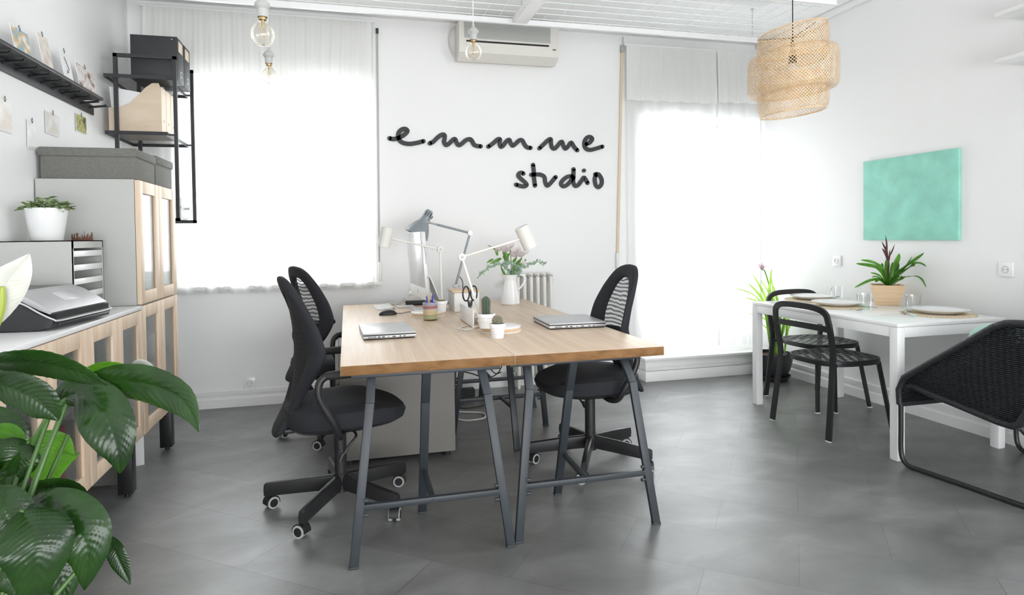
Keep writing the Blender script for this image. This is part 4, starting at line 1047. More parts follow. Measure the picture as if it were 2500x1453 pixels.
# under the cabinets
m = MB(); m.box((-1.19, 3.87, .105), (.17, .05, .21), .002, R(20)); tag(m.build('storage_box', M['white']), 'white box standing on the floor under the cabinets, behind the black leg', 'box')
m = MB(); m.box((-1.24, 3.62, .075), (.30, .035, .15), .002, R(-4)); tag(m.build('storage_board', M['linen']), 'grey board leaning under the low cabinets', 'board')
# linen boxes
def linen_box(y0, y1, z0, z1, label):
    t = thing('linen_box', label, 'storage box', (-1.235, (y0+y1)/2, z0), 0, 'grey linen boxes'); hy = (y1-y0)/2; h = z1-z0
    m = MB(); m.bb(-.212, .208, -hy+.006, hy-.006, 0, h-.042, .006); m.build('body', M['linen'], t)
    m = MB(); m.bb(-.222, .217, -hy, hy, h-.046, h, .010); m.build('lid', M['linen'], t)
linen_box(3.588, 3.93, 1.549, 1.706, 'grey linen box with lid on the tall cabinet, nearest the camera')
linen_box(3.942, 4.285, 1.549, 1.715, 'grey linen box with lid on the tall cabinet, beside the black shelf posts')
# paper tray organizer
po = thing('letter_tray_cabinet', 'grey metal paper cabinet with sliding trays on the worktop', 'paper organizer', (-1.308, 3.325, .910))
hx, hy, h = .155, .178, .332
m = MB(); m.bb(-hx, hx, -hy, -hy+.004, 0, h); m.bb(-hx, hx, hy-.004, hy, 0, h); m.bb(-hx, hx, -hy, hy, h-.004, h); m.bb(-hx, hx, -hy, hy, 0, .004); m.bb(-hx, -hx+.004, -hy, hy, 0, h)
m.bb(hx-.004, hx, -hy, -hy+.010, 0, h); m.bb(hx-.004, hx, hy-.010, hy, 0, h); m.bb(hx-.004, hx, -hy, hy, h-.034, h); m.build('housing', M['grey'], po, smooth=False)
for k in range(5):
    z = .262 - .062*k
    m = MB(); m.bb(-hx+.01, hx-.004, -hy+.012, hy-.012, z-.002, z); m.bb(hx-.006, hx-.002, -hy+.013, hy-.013, z, z+.024, .001)
    for s_ in (-1, 1): m.bb(-hx+.01, hx-.006, s_*(hy-.013)-.001, s_*(hy-.013)+.001, z, z+.012)
    d = m.build('tray', M['white'], po)
    if k in (0, 2): m = MB(); m.bb(-hx+.03, hx-.02, -hy+.03, hy-.03, z+.0005, z+.008); m.build('paper', M['paper'], d)
# white pot with variegated plant
wp = thing('plant_pot', 'glossy white plant pot on the grey paper cabinet', 'plant pot', (-1.318, 3.325, 1.2422))
MB().lathe([(.001, 0), (.058, 0), (.063, .004), (.082, .135), (.084, .148), (.080, .148), (.077, .13), (.001, .128)], 44).build('pot', M['ceramic'], wp, ang=50)
MB().lathe([(.001, .131), (.078, .129)], 24).build('soil', M['soil'], wp)
fp = thing('potted_plant', 'low variegated green plant in the glossy white pot', 'plant', (-1.318, 3.325, 1.372)); m = MB(); rp = random.Random(9)
for q in range(150):
    a = rp.uniform(0, 6.28); r0 = .09*math.sqrt(rp.random()); c = Vector((r0*math.cos(a), r0*math.sin(a), .014 + .058*rp.random()*(1.15-r0/.09)))
    a2 = a + rp.uniform(-.9, .9); tip = c + Vector((math.cos(a2)*rp.uniform(.022, .036), math.sin(a2)*rp.uniform(.022, .036), rp.uniform(-.016, .018)))
    petal_leaf(m, c, tip, rp.uniform(.010, .016), (0, 0, 1), 6, .10)
m.build('leaves', M['fitt'], fp)
m = MB()
for q in range(14):
    a = q*.45*PI; m.tube(cat([(.01*math.cos(a), .01*math.sin(a), .0), (.05*math.cos(a), .05*math.sin(a), .03), (.085*math.cos(a), .085*math.sin(a), .015)], 4), .002, 6)
m.build('stem', M['stem'], fp)
# skyline figure
sk = thing('skyline_ornament', 'small brown metal city skyline cut-out on the paper cabinet', 'ornament', (-1.212, 3.42, 1.2422))
hts = [(0, .030), (.006, .030), (.006, .018), (.010, .018), (.010, .032), (.015, .032), (.015, .012), (.020, .012), (.020, .036), (.028, .036), (.028, .014), (.034, .014), (.034, .020), (.038, .020), (.038, .010), (.043, .010), (.043, .028), (.047, .028), (.047, .016), (.051, .016), (.051, .022), (.0535, .022), (.0545, .048), (.0555, .022), (.059, .022), (.059, .015), (.063, .015), (.063, .026), (.067, .026), (.067, .032), (.071, .032), (.071, .014), (.075, .014), (.075, .024), (.080, .024), (.084, .038), (.088, .038), (.090, .0), (0, 0)]
m = MB(); m.prism(hts, (-.045, 0, 0), (1, 0, 0), (0, 0, 1), (0, .0025, 0)); m.build('cutout', M['copper'], sk, smooth=False)
m = MB(); m.bb(-.06, .045, -.012, .012, 0, .0015); m.build('foot', M['copper'], sk)
# printer
pr_ = thing('printer', 'black and silver inkjet printer on the white worktop', 'printer', (-1.235, 2.905, .9097), R(-6))
side = [(-.18, 0), (.185, 0), (.205, .008), (.212, .032), (.200, .050), (.14, .082), (.08, .118), (.04, .132), (-.18, .134)]
body = [(-.19, 0), (.18, 0), (.212, .008), (.222, .034), (.205, .046), (.16, .066), (.105, .100), (.07, .118), (.03, .124), (-.19, .125)]
m = MB(); rings = []
for y, k in ((-.228, .90), (-.222, .97), (-.205, 1.0), (.205, 1.0), (.222, .97), (.228, .90)): rings.append([Vector((x*k + (0 if x > 0 else -.19*(1-k)), y, .003 + z*(k*.5+.5))) for x, z in body])
m.loft(rings); m.build('body', M['pchar'], pr_, ang=30)
m = MB(); m.bb(-.188, .062, -.212, .212, .1285, .143, .004); m.build('scanner_lid', M['lidgrey'], pr_)
m = MB(); prof = [(.062, .126), (.11, .106), (.165, .074), (.198, .060), (.206, .067), (.17, .094), (.115, .128), (.07, .145), (.056, .144)]
m.prism(prof, (0, -.208, 0), (1, 0, 0), (0, 0, 1), (0, .416, 0)); fpn = m.build('control_panel', M['silver'], pr_, ang=50)
m = MB(); m.bar((.118, .02, .1275), (.168, .02, .0960), .11, .003, (.55, 0, .83), .0005); m.build('touch_screen', M['screen'], fpn)
m = MB(); m.bb(.160, .216, -.20, .20, .036, .060); m.build('paper_slot', M['dull'], pr_)
m = MB(); m.tube(cat([(.06, -.222, .122), (.12, -.224, .100), (.17, -.224, .068), (.212, -.216, .042), (.224, -.19, .035), (.226, 0, .035), (.224, .19, .035), (.212, .216, .042), (.17, .224, .068), (.12, .224, .100)], 6), .0035, 8); m.build('trim_edge', M['alu'], pr_)
m = MB(); m.bb(.20, .2235, -.19, .19, .012, .028, .003); m.build('paper_tray', M['pchar'], pr_)
# wall ledge with pegs
lg = thing('picture_ledge', 'long black wall ledge with a row of pegs', 'wall ledge', (XW, 3.5, 2.05))
m = MB(); m.bb(.001, .115, -1.3, .69, .006, .024, .004); m.build('shelf', M['dgrey'], lg)
m = MB(); m.bb(.001, .012, -1.3, .845, -.052, .006, .002); m.build('back_plate', M['dgrey'], lg)
for i in range(13):
    y = .77 - i*.123
    m = MB(); m.cyl((.012, y, -.018), (.102, y, -.006), .0065, n=12); m.cyl((.098, y, -.007), (.103, y, -.002), .0085, n=12); m.build('peg', M['black'], lg)
M['pics'] = [picture('print_a', [(.75, .80, .84), (.20, .45, .62), (.62, .44, .20), (.80, .80, .80)], 22), picture('print_b', [(.10, .09, .08), (.55, .47, .40), (.80, .74, .68), (.62, .58, .52)], 9), picture('print_c', [(.84, .84, .83), (.80, .80, .79), (.82, .82, .82)], 12), picture('print_d', [(.05, .045, .04), (.60, .55, .52), (.78, .74, .72), (.25, .16, .13)], 16), picture('print_e', [(.80, .78, .74), (.66, .60, .52), (.84, .83, .82)], 7), picture('print_f', [(.80, .79, .78), (.66, .65, .64), (.82, .81, .80)], 10), picture('print_g', [(.80, .82, .82), (.60, .55, .48), (.72, .74, .74)], 13), picture('print_h', [(.02, .03, .01), (.30, .34, .05), (.52, .50, .22), (.06, .08, .03)], 16)]
def card(y, z, w, h, k, label, tilt=0, x=XW+.004, rot=0):
    t = thing('photo_card', label, 'photo card', (x, y, z)); t.rotation_euler = (R(rot), R(tilt), 0)
    m = MB(); m.bb(0, .0016, -w/2, w/2, -h/2, h/2); c = m.build('card', M['paper'], t)
    m = MB(); m.bb(.0017, .0024, -w/2+.004, w/2-.004, -h/2+.004, h/2-.004); m.build('print', M['pics'][k], t)
    m = MB(); z0 = h/2 - .012
    m.tube([(.0035, .002, z0), (.0035, .010, z0+.012), (.0035, .002, z0+.026), (.0035, -.006, z0+.014)], .0011, 6, closed=True); m.build('clip', M['black'], t)
    if k == 2:
        m = MB()
        for q in range(5):
            m.tube(cat([(.003, -.02 + .007*q, .03-.012*q), (.003, -.012 + .007*q, .04-.012*q), (.003, -.008 + .007*q, .028-.012*q), (.003, .004 + .006*q, .034-.012*q)], 4), .0009, 5)
        for q in range(7): m.tube([(.003, .01*math.cos(q)-.004, -.035+.008*math.sin(2*q)), (.003, .014*math.cos(q+1)-.004, -.035+.012*math.sin(q+2))], .0009, 5)
        m.build('scribble', M['dgrey'], t)
def ledge_card(y, w, h, k, label): card(y, 2.0745 + h/2, w, h, k, label, -9, XW+.085)
ledge_card(3.295, .16, .115, 0, 'photo card with small blue tiles on the black ledge, nearest the camera')
ledge_card(3.525, .11, .16, 1, 'portrait photo card of a sunlit hall on the black ledge')
ledge_card(3.765, .115, .15, 2, 'white card with scribbled lettering on the black ledge')
ledge_card(4.03, .26, .135, 3, 'wide dark interior photo card at the far end of the black ledge')
card(3.315, 1.805, .13, .145, 4, 'pale photo card at the left on the wall below the ledge')
card(3.565, 1.757, .09, .138, 5, 'narrow photo card hanging lowest on the left wall, above the linen box')
card(3.795, 1.850, .16, .115, 6, 'photo card of a bright room on the wall between two others')
card(4.165, 1.915, .15, .103, 7, 'green photo card on the wall beside the black shelf unit')
# black shelf unit
su = thing('wall_shelf_unit', 'black steel wall shelf unit with perforated shelves beside the window', 'shelf unit', (-1.22, 4.70, 1.36))
for y, zt in ((-.25, 1.045), (.21, 1.075)):
    m = MB(); a, b = -.150, .185
    m.bar((a, y, 0), (a, y, zt), .022, .018, (0, 1, 0)); m.bar((b, y, 0), (b, y, zt), .022, .018, (0, 1, 0)); m.bar((a-.011, y, zt-.009), (b+.011, y, zt-.009), .018, .022, (0, 0, 1)); m.bar((a-.011, y, .009), (b+.011, y, .009), .018, .022, (0, 0, 1))
    m.build('upright_frame', M['dgrey'], su, smooth=False)
for z in (.905, .555):
    m = MB(); m.mat(0); m.add([(-.205, -.285, z), (.145, -.285, z), (.145, .262, z), (-.205, .262, z)], [(0, 1, 2, 3)])
    m.mat(1); m.bb(-.205, .145, -.288, -.285, z-.016, z+.006); m.bb(-.205, .145, .262, .265, z-.016, z+.006); m.bb(.143, .146, -.285, .262, z-.016, z+.004); m.bb(-.206, -.203, -.285, .262, z-.016, z+.004); m.bb(.14, .18, -.258, -.242, z-.012, z-.002); m.bb(.14, .18, .202, .218, z-.012, z-.002)
    m.build('shelf', [M['perfshelf'], M['dgrey']], su, smooth=False)
m = MB(); m.bb(-.2, .14, -.24, .20, .02, .17, .002); m.build('drawer_box', M['grey'], su)
m = MB()
for y in (-.13, .09): m.bb(.141, .148, y-.105, y+.105, .028, .163, .002); m.cyl((.148, y, .095), (.175, y, .095), .006, n=10); m.cyl((.172, y, .095), (.178, y, .095), .010, n=12)
m.build('drawer_front', [M['grey']], su)
# files on the unit
def black_file(y, label):
    t = thing('box_file', label, 'box file', (-1.165, y, 2.2665), 0, 'black box files')
    m = MB(); m.bb(-.135, .135, -.082, .082, 0, .280, .003); m.build('box', M['dgrey'], t)
    m = MB(); m.bb(.1352, .1362, -.05, .05, .195, .262); m.build('label_plate', M['ply'], t)
    m = MB(); m.tube([(.1362, .020*math.cos(2*PI*i/18), .055 + .020*math.sin(2*PI*i/18)) for i in range(18)], .003, 6, closed=True); m.build('finger_ring', M['alu'], t)
    m = MB(); m.cyl((.105, -.0826, .262), (.105, -.082, .262), .004, n=10); m.build('rivet', M['alu'], t)
black_file(4.585, 'black box file on the upper shelf, nearest the camera')
black_file(4.760, 'black box file on the upper shelf, nearest the curtain')
def wood_file(y, label, paper):
    t = thing('magazine_file', label, 'magazine file', (-1.275, y, 1.9215), 0, 'wooden magazine files')
    pr0 = [(-.148, 0), (.150, 0), (.150, .285), (.137, .318), (.10, .316), (.06, .285), (.02, .235), (-.03, .185), (-.09, .158), (-.148, .152)]
    pr0 = [(x, z) for x, z in pr0]
    m = MB()
    for s_ in (-1, 1): m.prism(pr0, (0, s_*.053-.002, 0), (1, 0, 0), (0, 0, 1), (0, .004, 0))
    m.build('side_panel', M['ply'], t)
    m = MB(); m.bb(.1465, .151, -.051, .051, 0, .295); m.build('front_panel', M['ply'], t)
    m = MB(); m.bb(-.148, -.144, -.051, .051, 0, .15); m.bb(-.148, .148, -.051, .051, 0, .004); m.build('tray', M['ply'], t)
    m = MB(); m.cyl((.1511, 0, .085), (.1516, 0, .085), .010, n=16); m.build('finger_hole', M['plyline'], t)
    if paper:
        m = MB(); m.prism([(-.125, .005), (.135, .005), (.135, .24), (-.145, .285), (-.135, .16)], (0, -.045, 0), (1, 0, 0), (0, 0, 1), (0, .06, 0)); tag(m.build('paper_sheaf', M['paper'], None, (-1.275, y, 1.9215)), 'white papers sticking out of the front wooden magazine file', 'papers')
wood_file(4.535, 'birch magazine file with papers, first on the lower shelf', True)
wood_file(4.648, 'birch magazine file between two others on the lower shelf', False)
wood_file(4.761, 'birch magazine file on the lower shelf, nearest the curtain', False)
# ================================================================ DINING CORNER
DX0, DX1, DY0, DY1 = 2.8315, 3.582, 2.735, 3.983
dt = thing('dining_table', 'white rectangular dining table along the right wall', 'table', ((DX0+DX1)/2, (DY0+DY1)/2, 0))
hx, hy = (DX1-DX0)/2, (DY1-DY0)/2
m = MB(); m.bb(-hx, hx, -hy, hy, .721, .7398, .002); m.build('tabletop', M['white'], dt)
for sx in (-1, 1):
    for sy in (-1, 1):
        m = MB(); m.bb(sx*hx, sx*(hx-.050), sy*hy, sy*(hy-.050), .004, .7195, .002); m.bb(sx*(hx-.004), sx*(hx-.046), sy*(hy-.004), sy*(hy-.046), 0, .005); m.build('leg', M['white'], dt)
for s_ in (-1, 1):
    m = MB(); m.bb(s_*(hx-.003), s_*(hx-.022), -hy+.051, hy-.051, .665, .7195, .001); m.build('apron', M['white'], dt)
    m = MB(); m.bb(-hx+.051, hx-.051, s_*(hy-.003), s_*(hy-.022), .665, .7195, .001); m.build('apron', M['white'], dt)

def dining_chair(loc, rz, label):
    t = thing('dining_chair', label, 'chair', loc, R(rz), 'black perforated metal chairs')
    m = MB(); path = []
    left = [(-.262, .238, .004), (-.236, .228, .22), (-.212, .218, .43), (-.214, .222, .52), (-.232, .226, .62), (-.246, .222, .70), (-.254, .205, .752), (-.262, .14, .778), (-.266, 0, .784)]
    path = cat(left + [(x, -y, z) for x, y, z in left[-2::-1]], 6)
    m.tube(path, .012, 4, axis=(1, 0, 0), flat=(.016, .036)); m.build('back_hoop', M['blackmetal'], t)
    m = MB(); m.tube(cat([(-.236, .222, .655), (-.245, .15, .660), (-.252, 0, .662), (-.245, -.15, .660), (-.236, -.222, .655)], 6), .01, 4, axis=(1, 0, 0), flat=(.010, .036)); m.build('back_rail', M['blackmetal'], t)
    for s_ in (-1, 1):
        m = MB(); m.bar((.245, s_*.222, .004), (.186, s_*.172, .435), .030, .014, (1, 0, 0), .004); m.build('leg', M['blackmetal'], t)
    def outline(k, z):
        out = []
        for i in range(56):
            a = 2*PI*i/56; c, s_ = math.cos(a), math.sin(a); w = .225 - .020*max(0, -c)
            out.append(Vector((.228*k*math.copysign(abs(c)**.6, c) + .008, w*k*math.copysign(abs(s_)**.6, s_), z)))
        return out
    m = MB(); m.mat(0); rows = [outline(.02, .452), outline(.35, .451), outline(.7, .452), outline(.955, .4565)]
    for r_ in rows: r_.append(r_[0])
    m.grid(rows); m.mat(1); m.loft([outline(.955, .4565), outline(.99, .4565), outline(1.0, .450), outline(.985, .424), outline(.955, .424), outline(.955, .4565)], False, False)
    m.build('seat', [M['perfseat'], M['blackmetal']], t)
    for s_ in (-1, 1):
        m = MB(); m.bar((-.212, s_*.219, .435), (-.17, s_*.195, .435), .03, .02, (0, 0, 1), .004); m.build('bracket', M['black'], t)
        for x, y in ((.246, .223), (-.262, .238)): m = MB(); m.box((x, s_*y, .003), (.020, .032, .006), .001); m.build('glide', M['wplastic'], t)
dining_chair((2.975, 3.365, 0), 3, 'black perforated metal chair nearest the camera, on the long side of the table')
dining_chair((3.305, 3.885, 0), -88, 'black perforated metal chair at the far table end, next to the floor plant')

# place settings
ZT = .7402
SET = [((1983, 724), -15, 'far', 'at the far end of the white table'), ((2043, 739), 15, 'mid', 'behind the nearest black chair'), ((2291, 757), 10, 'near', 'nearest the wicker chair')]
PLC = []
for (u, v), a, k, lab in SET:
    p = at(u, v, Z=.765); p.z = ZT; PLC.append(p)
    mp = thing('placemat', 'round woven straw placemat ' + lab, 'placemat', p, 0, 'straw placemats')
    m = MB(); rings = []
    for r_, z in ((.001, 0), (.188, 0), (.190, .003), (.186, .006), (.001, .006)): rings.append([Vector((r_*math.cos(2*PI*j/64)*(1 + .012*math.sin(9*j) if r_ > .1 else 1), r_*math.sin(2*PI*j/64)*(1 + .012*math.sin(9*j) if r_ > .1 else 1), z)) for j in range(64)])
    m.loft(rings, False, False); m.build('mat', M['sisal'], mp)
    m = MB(); prof = [(.001, 0), (.085, 0), (.090, .003), (.130, .014), (.152, .025), (.155, .027), (.152, .029), (.125, .020), (.09, .009), (.001, .007)]
    m.lathe(prof, 56); o = m.build('plate', M['ceramic'], None, (p.x, p.y, ZT+.0065), ang=60); tag(o, 'white plate on the straw placemat ' + lab, 'plate', 'white plates')
def cutlery(name, p, q, label, z):
    p, q = Vector((*p, z)), Vector((*q, z)); t = thing(name, label, 'cutlery', p, 0, 'mint handled cutlery'); d = q-p; L = d.length; d.normalize(); s_ = Vector((-d.y, d.x, 0))
    rows = lambda L0, L1, ws, zz: [[d*(L0 + (L1-L0)*i/(len(ws)-1)) + s_*w*sg + Vector((0, 0, zz)) for sg in (-1, 0, 1)] for i, w in enumerate(ws)]
    m = MB(); m.tube([d*.0 + Vector((0, 0, .005)), d*.01 + Vector((0, 0, .005)), d*L*.45 + Vector((0, 0, .005)), d*L*.48 + Vector((0, 0, .005))], [.003, .0052, .0045, .0025], 10); m.build('handle', M['mintplast'], t, label='mint coloured handle')
    m = MB()
    if name == 'fork':
        m.bar(d*L*.47 + Vector((0, 0, .005)), d*L*.72 + Vector((0, 0, .004)), .005, .002); m.bar(d*L*.72 + Vector((0, 0, .004)), d*L*.82 + Vector((0, 0, .003)), .020, .002)
        for k in range(4): m.bar(d*L*.82 + s_*(.0085-.00567*k) + Vector((0, 0, .003)), d*L + s_*(.0085-.00567*k) + Vector((0, 0, .006)), .003, .002)
        m.build('tines', M['chrome'], t)
    else:
        m.bar(d*L*.47 + Vector((0, 0, .004)), d*L*.97 + Vector((0, 0, .003)), .016, .002, (0, 0, 1), .0006); m.build('blade', M['chrome'], t)
for (p, (uv, a, k, lab)) in zip(PLC, SET):
    a = R({'far': 200, 'mid': -62, 'near': 118}[k]); 
    d = Vector((math.cos(a), math.sin(a))); n = Vector((-d.y, d.x))
for nm, a_, b_, lab in [('fork', (2120, 752), (2058, 768), 'fork with mint handle on the placemat behind the nearest black chair'), ('knife', (2096, 747), (2142, 751), 'knife with mint handle right of the middle plate'),
                        ('fork', (2238, 772), (2187, 758), 'fork with mint handle left of the plate nearest the wicker chair'), ('knife', (2208, 753), (2228, 766), 'knife with mint handle beside the plate nearest the wicker chair'), ('fork', (2030, 730), (2056, 722), 'fork with mint handle beside the far plate')]:
    p, q = at(*a_, Z=ZT+.01), at(*b_, Z=ZT+.01)
    if (q-p).length > .21: q = p + (q-p).normalized()*.205
    cutlery(nm, (p.x, p.y), (q.x, q.y), lab, ZT+.0068)
for u, v, lab in ((2230, 752, 'clear glass tumbler beside the plate nearest the wicker chair'), (2110, 747, 'clear glass tumbler left of the bamboo planter'), (2042, 727, 'clear glass tumbler behind the far plate')):
    p = at(u, v, Z=ZT); m = MB(); m.lathe([(.001, 0), (.038, 0), (.041, .004), (.045, .083), (.0435, .083), (.039, .010), (.001, .009)], 36)
    tag(m.build('drinking_glass', M['clear'], None, (p.x, p.y, ZT), ang=50), lab, 'glass', 'clear tumblers')
# bamboo planter with bromeliad
BX, BY = 3.535, 3.500
bpx = thing('planter', 'tapered square bamboo planter on the white table', 'planter', (BX, BY, ZT), R(-39))
def sq(a, z): return [Vector((a*sx, a*sy, z)) for sx, sy in ((-1, -1), (1, -1), (1, 1), (-1, 1))]
m = MB(); m.loft([sq(.066, 0), sq(.096, .135), sq(.087, .135), sq(.060, .012)], False, False); m.add(sq(.066, 0), [(0, 1, 2, 3)]); m.add(sq(.060, .012), [(0, 1, 2, 3)]); m.build('box', M['bamboo'], bpx, smooth=False)
m = MB(); m.add(sq(.0845, .120), [(0, 1, 2, 3)]); m.build('soil', M['soil'], bpx, smooth=False)
br = thing('bromeliad', 'bromeliad with dark flower spike in the bamboo planter', 'plant', (BX, BY, ZT+.125))
O = Vector((BX, BY, ZT+.125))
def zp(pts, ox, oy, s_, Y, dy=0):
    n = len(pts); out = [at(ox + x/s_, oy + y/s_, Y=Y + dy*(i/(n-1))**1.2) for i, (x, y) in enumerate(pts)]
    return [p if p.x < 3.61 else at(ox + x/s_, oy + y/s_, X=3.61 + .02*i/(n-1)) for i, (p, (x, y)) in enumerate(zip(out, pts))]
def strap_leaf(m, pts, w, nrm=(0, -1, .35), tip=.25, fold=.35, n=7, blunt=False):
    path = cat(pts, n); N = len(path); rows = []
    for i, c in enumerate(path):
        t = (path[min(i+1, N-1)] - path[max(i-1, 0)]).normalized(); nn = Vector(nrm); sd = t.cross(nn).normalized(); nn = sd.cross(t).normalized()
        f = i/(N-1); k = min(1, .45 + f*1.4) * (min(1, (1-f)/tip)**.6 if f > 1-tip else 1); ww = w*k + .0003
        rows.append([c - sd*ww + nn*ww*fold, c - sd*ww*.5 + nn*ww*fold*.25, c, c + sd*ww*.5 + nn*ww*fold*.25, c + sd*ww + nn*ww*fold])
    m.grid(rows)
BL = [([(1060, 850), (960, 800), (800, 810), (590, 910)], 16, -.06), ([(1060, 850), (1000, 700), (860, 620), (610, 580)], 24, .03), ([(1060, 850), (1000, 680), (860, 570), (675, 530)], 20, -.05), ([(1070, 850), (1020, 700), (1030, 520)], 30, .04), ([(1080, 850), (1120, 650), (1200, 440)], 42, .05),
      ([(1100, 850), (1180, 700), (1350, 560), (1540, 430)], 32, .04), ([(1100, 850), (1200, 720), (1380, 600), (1480, 580), (1570, 620)], 26, -.02), ([(1100, 850), (1220, 790), (1400, 755), (1500, 790), (1570, 905)], 19, -.07), ([(1050, 850), (940, 750), (810, 705)], 13, -.08), ([(1050, 850), (930, 770), (825, 760)], 9, -.09),
      ([(1090, 850), (1150, 700), (1190, 560)], 26, .02), ([(1090, 850), (1240, 680), (1380, 480)], 12, .06), ([(1060, 850), (970, 690), (970, 570)], 24, .05), ([(1060, 850), (950, 700), (830, 590)], 19, -.03), ([(1090, 850), (1190, 790), (1250, 755)], 18, -.09), ([(1070, 850), (1090, 700), (1110, 560)], 34, -.02), ([(1060, 850), (1020, 760), (1010, 680)], 30, -.07), ([(1080, 850), (1090, 790), (1100, 760)], 22, -.09), ([(1060, 850), (930, 800), (870, 830)], 18, -.08), ([(1100, 850), (1160, 770), (1200, 740)], 24, -.08)]
m = MB()
for pts, w, dy in BL:
    pp = zp(pts, 1980, 540, 5.59, BY, dy); pp = [p - O for p in pp]
    rt0 = Vector((0, 0, -.015)); base = pp[0]; pp[0] = Vector((base.x*.5, base.y*.5, -.004))
    strap_leaf(m, pp, w*.00052, tip=.22)
m.build('leaves', M['brom'], br, ang=70)
m = MB(); q = [p - O for p in zp([(1075, 840), (1060, 600), (1040, 430), (1015, 190)], 1980, 540, 5.59, BY)]; q[0] = Vector((0, 0, 0))
m.tube(cat(q, 6), [.006]*7 + [.005]*6 + [.0042, .0036, .003, .0022, .0014, .0006], 8); m.build('stalk', M['bromflower'], br)
m = MB()
for a_, b_, w in [((1040, 480), (968, 370), 20), ((1040, 440), (965, 280), 17), ((1050, 520), (985, 400), 18), ((1060, 500), (1142, 318), 13), ((1060, 560), (1075, 390), 15), ((1040, 430), (1015, 190), 13), ((1045, 540), (1010, 440), 16), ((1035, 400), (990, 320), 14)]:
    pp = [p - O for p in zp([a_, ((a_[0]+b_[0])/2 + 4, (a_[1]+b_[1])/2 + 6), b_], 1980, 540, 5.59, BY - .004)]; petal_leaf(m, pp[0], pp[2], w*.00045, (0, -1, 0), 8, .03)
m.build('bract', M['bromflower'], br, ang=70)
# floor plant
FX, FY = 3.455, 4.585
pot = thing('plant_pot', 'round black plant pot with saucer on the floor in the corner', 'plant pot', (FX, FY, 0))
MB().lathe([(.001, 0), (.105, 0), (.115, .006), (.142, .040), (.144, .046), (.138, .046), (.11, .012), (.001, .012)], 48).build('saucer', M['pchar'], pot)
MB().lathe([(.001, .013), (.085, .013), (.098, .020), (.140, .10), (.157, .175), (.161, .228), (.154, .228), (.148, .17), (.001, .16)], 48).build('bowl', M['pchar'], pot, ang=55)
m = MB(); m.lathe([(.001, .212), (.08, .208), (.152, .200)], 30); m.build('soil', M['soil'], pot)
fpl = thing('curcuma_plant', 'tall leafy curcuma plant with pink flower in the black pot', 'plant', (FX, FY, .205)); O = Vector((FX, FY, .205))
GL = [([(520, 1050), (485, 780), (440, 560), (320, 415), (60, 340)], 12, -.06), ([(540, 1050), (500, 700), (420, 460), (275, 300)], 26, -.03), ([(540, 1050), (525, 700), (450, 430), (325, 205)], 26, .02), ([(560, 1050), (540, 700), (500, 420), (410, 270)], 16, .05), ([(560, 1050), (545, 650), (500, 450), (530, 150)], 30, -.04), ([(560, 1050), (560, 700), (550, 450), (512, 170)], 16, .04),
      ([(640, 1050), (610, 760), (590, 500), (545, 330)], 24, .05), ([(630, 1050), (640, 800), (680, 660), (740, 640)], 20, -.04), ([(690, 1050), (680, 850), (710, 760), (790, 690)], 17, -.05), ([(690, 1050), (690, 800), (700, 680), (735, 640)], 22, .03), ([(520, 1050), (500, 820), (460, 760), (400, 720)], 10, -.06), ([(540, 1050), (490, 740), (420, 660), (285, 620)], 12, -.03), ([(560, 1050), (480, 620), (380, 500), (245, 455)], 14, -.02),
      ([(560, 1050), (570, 800), (560, 650), (600, 590)], 34, -.02), ([(540, 1050), (550, 850), (600, 720), (640, 600)], 30, -.05), ([(530, 1050), (500, 700), (470, 600), (430, 520)], 22, .03), ([(560, 1050), (590, 850), (610, 760), (590, 640)], 26, -.06), ([(530, 1050), (480, 700), (430, 600), (400, 560)], 18, -.05), ([(630, 1050), (600, 600), (590, 520), (560, 400)], 20, .0), ([(570, 1050), (540, 800), (510, 650), (520, 520)], 26, .05), ([(560, 1050), (600, 900), (660, 760), (665, 690)], 24, -.02)]
m = MB()
for pts, w, dy in GL:
    pp = [p - O for p in zp(pts, 1760, 620, 4.273, FY, dy)]; pp[0] = Vector((pp[0].x*.8, pp[0].y, -.004))
    strap_leaf(m, pp, w*.00066, tip=.5, fold=.3)
m.build('leaves', M['grass'], fpl, ang=70)
m = MB()
for pts, dy in [([(520, 1050), (485, 780), (460, 600)], -.04), ([(545, 1050), (540, 800), (520, 560)], 0), ([(560, 1050), (570, 800), (575, 600)], .03), ([(640, 1050), (640, 800), (660, 650)], -.02), ([(690, 1050), (680, 850), (690, 700)], -.03), ([(600, 1050), (580, 700), (520, 400), (465, 200), (440, 160)], 0)]:
    pp = [p - O for p in zp(pts, 1760, 620, 4.273, FY, dy)]; pp[0] = Vector((pp[0].x*.8, pp[0].y, -.004)); m.tube(cat(pp, 6), .0055, 8)
m.build('stem', M['grass'], fpl)
fc = at(1760+430/4.273, 620+150/4.273, Y=FY) - O; m = MB()
for j in range(14):
    a = j*2.4; r_ = .014 + .034*(j/14); d = Vector((math.cos(a)*r_*1.3, math.sin(a)*r_*1.0, .050 - .022*(j/14))); petal_leaf(m, fc + Vector((0, 0, -.02 + .0)), fc + d + Vector((-.008, 0, .0)), .011, Vector((d.x, d.y, .02)), 7, -.10)
m.build('flower', M['pinkpet'], fpl, ang=70)

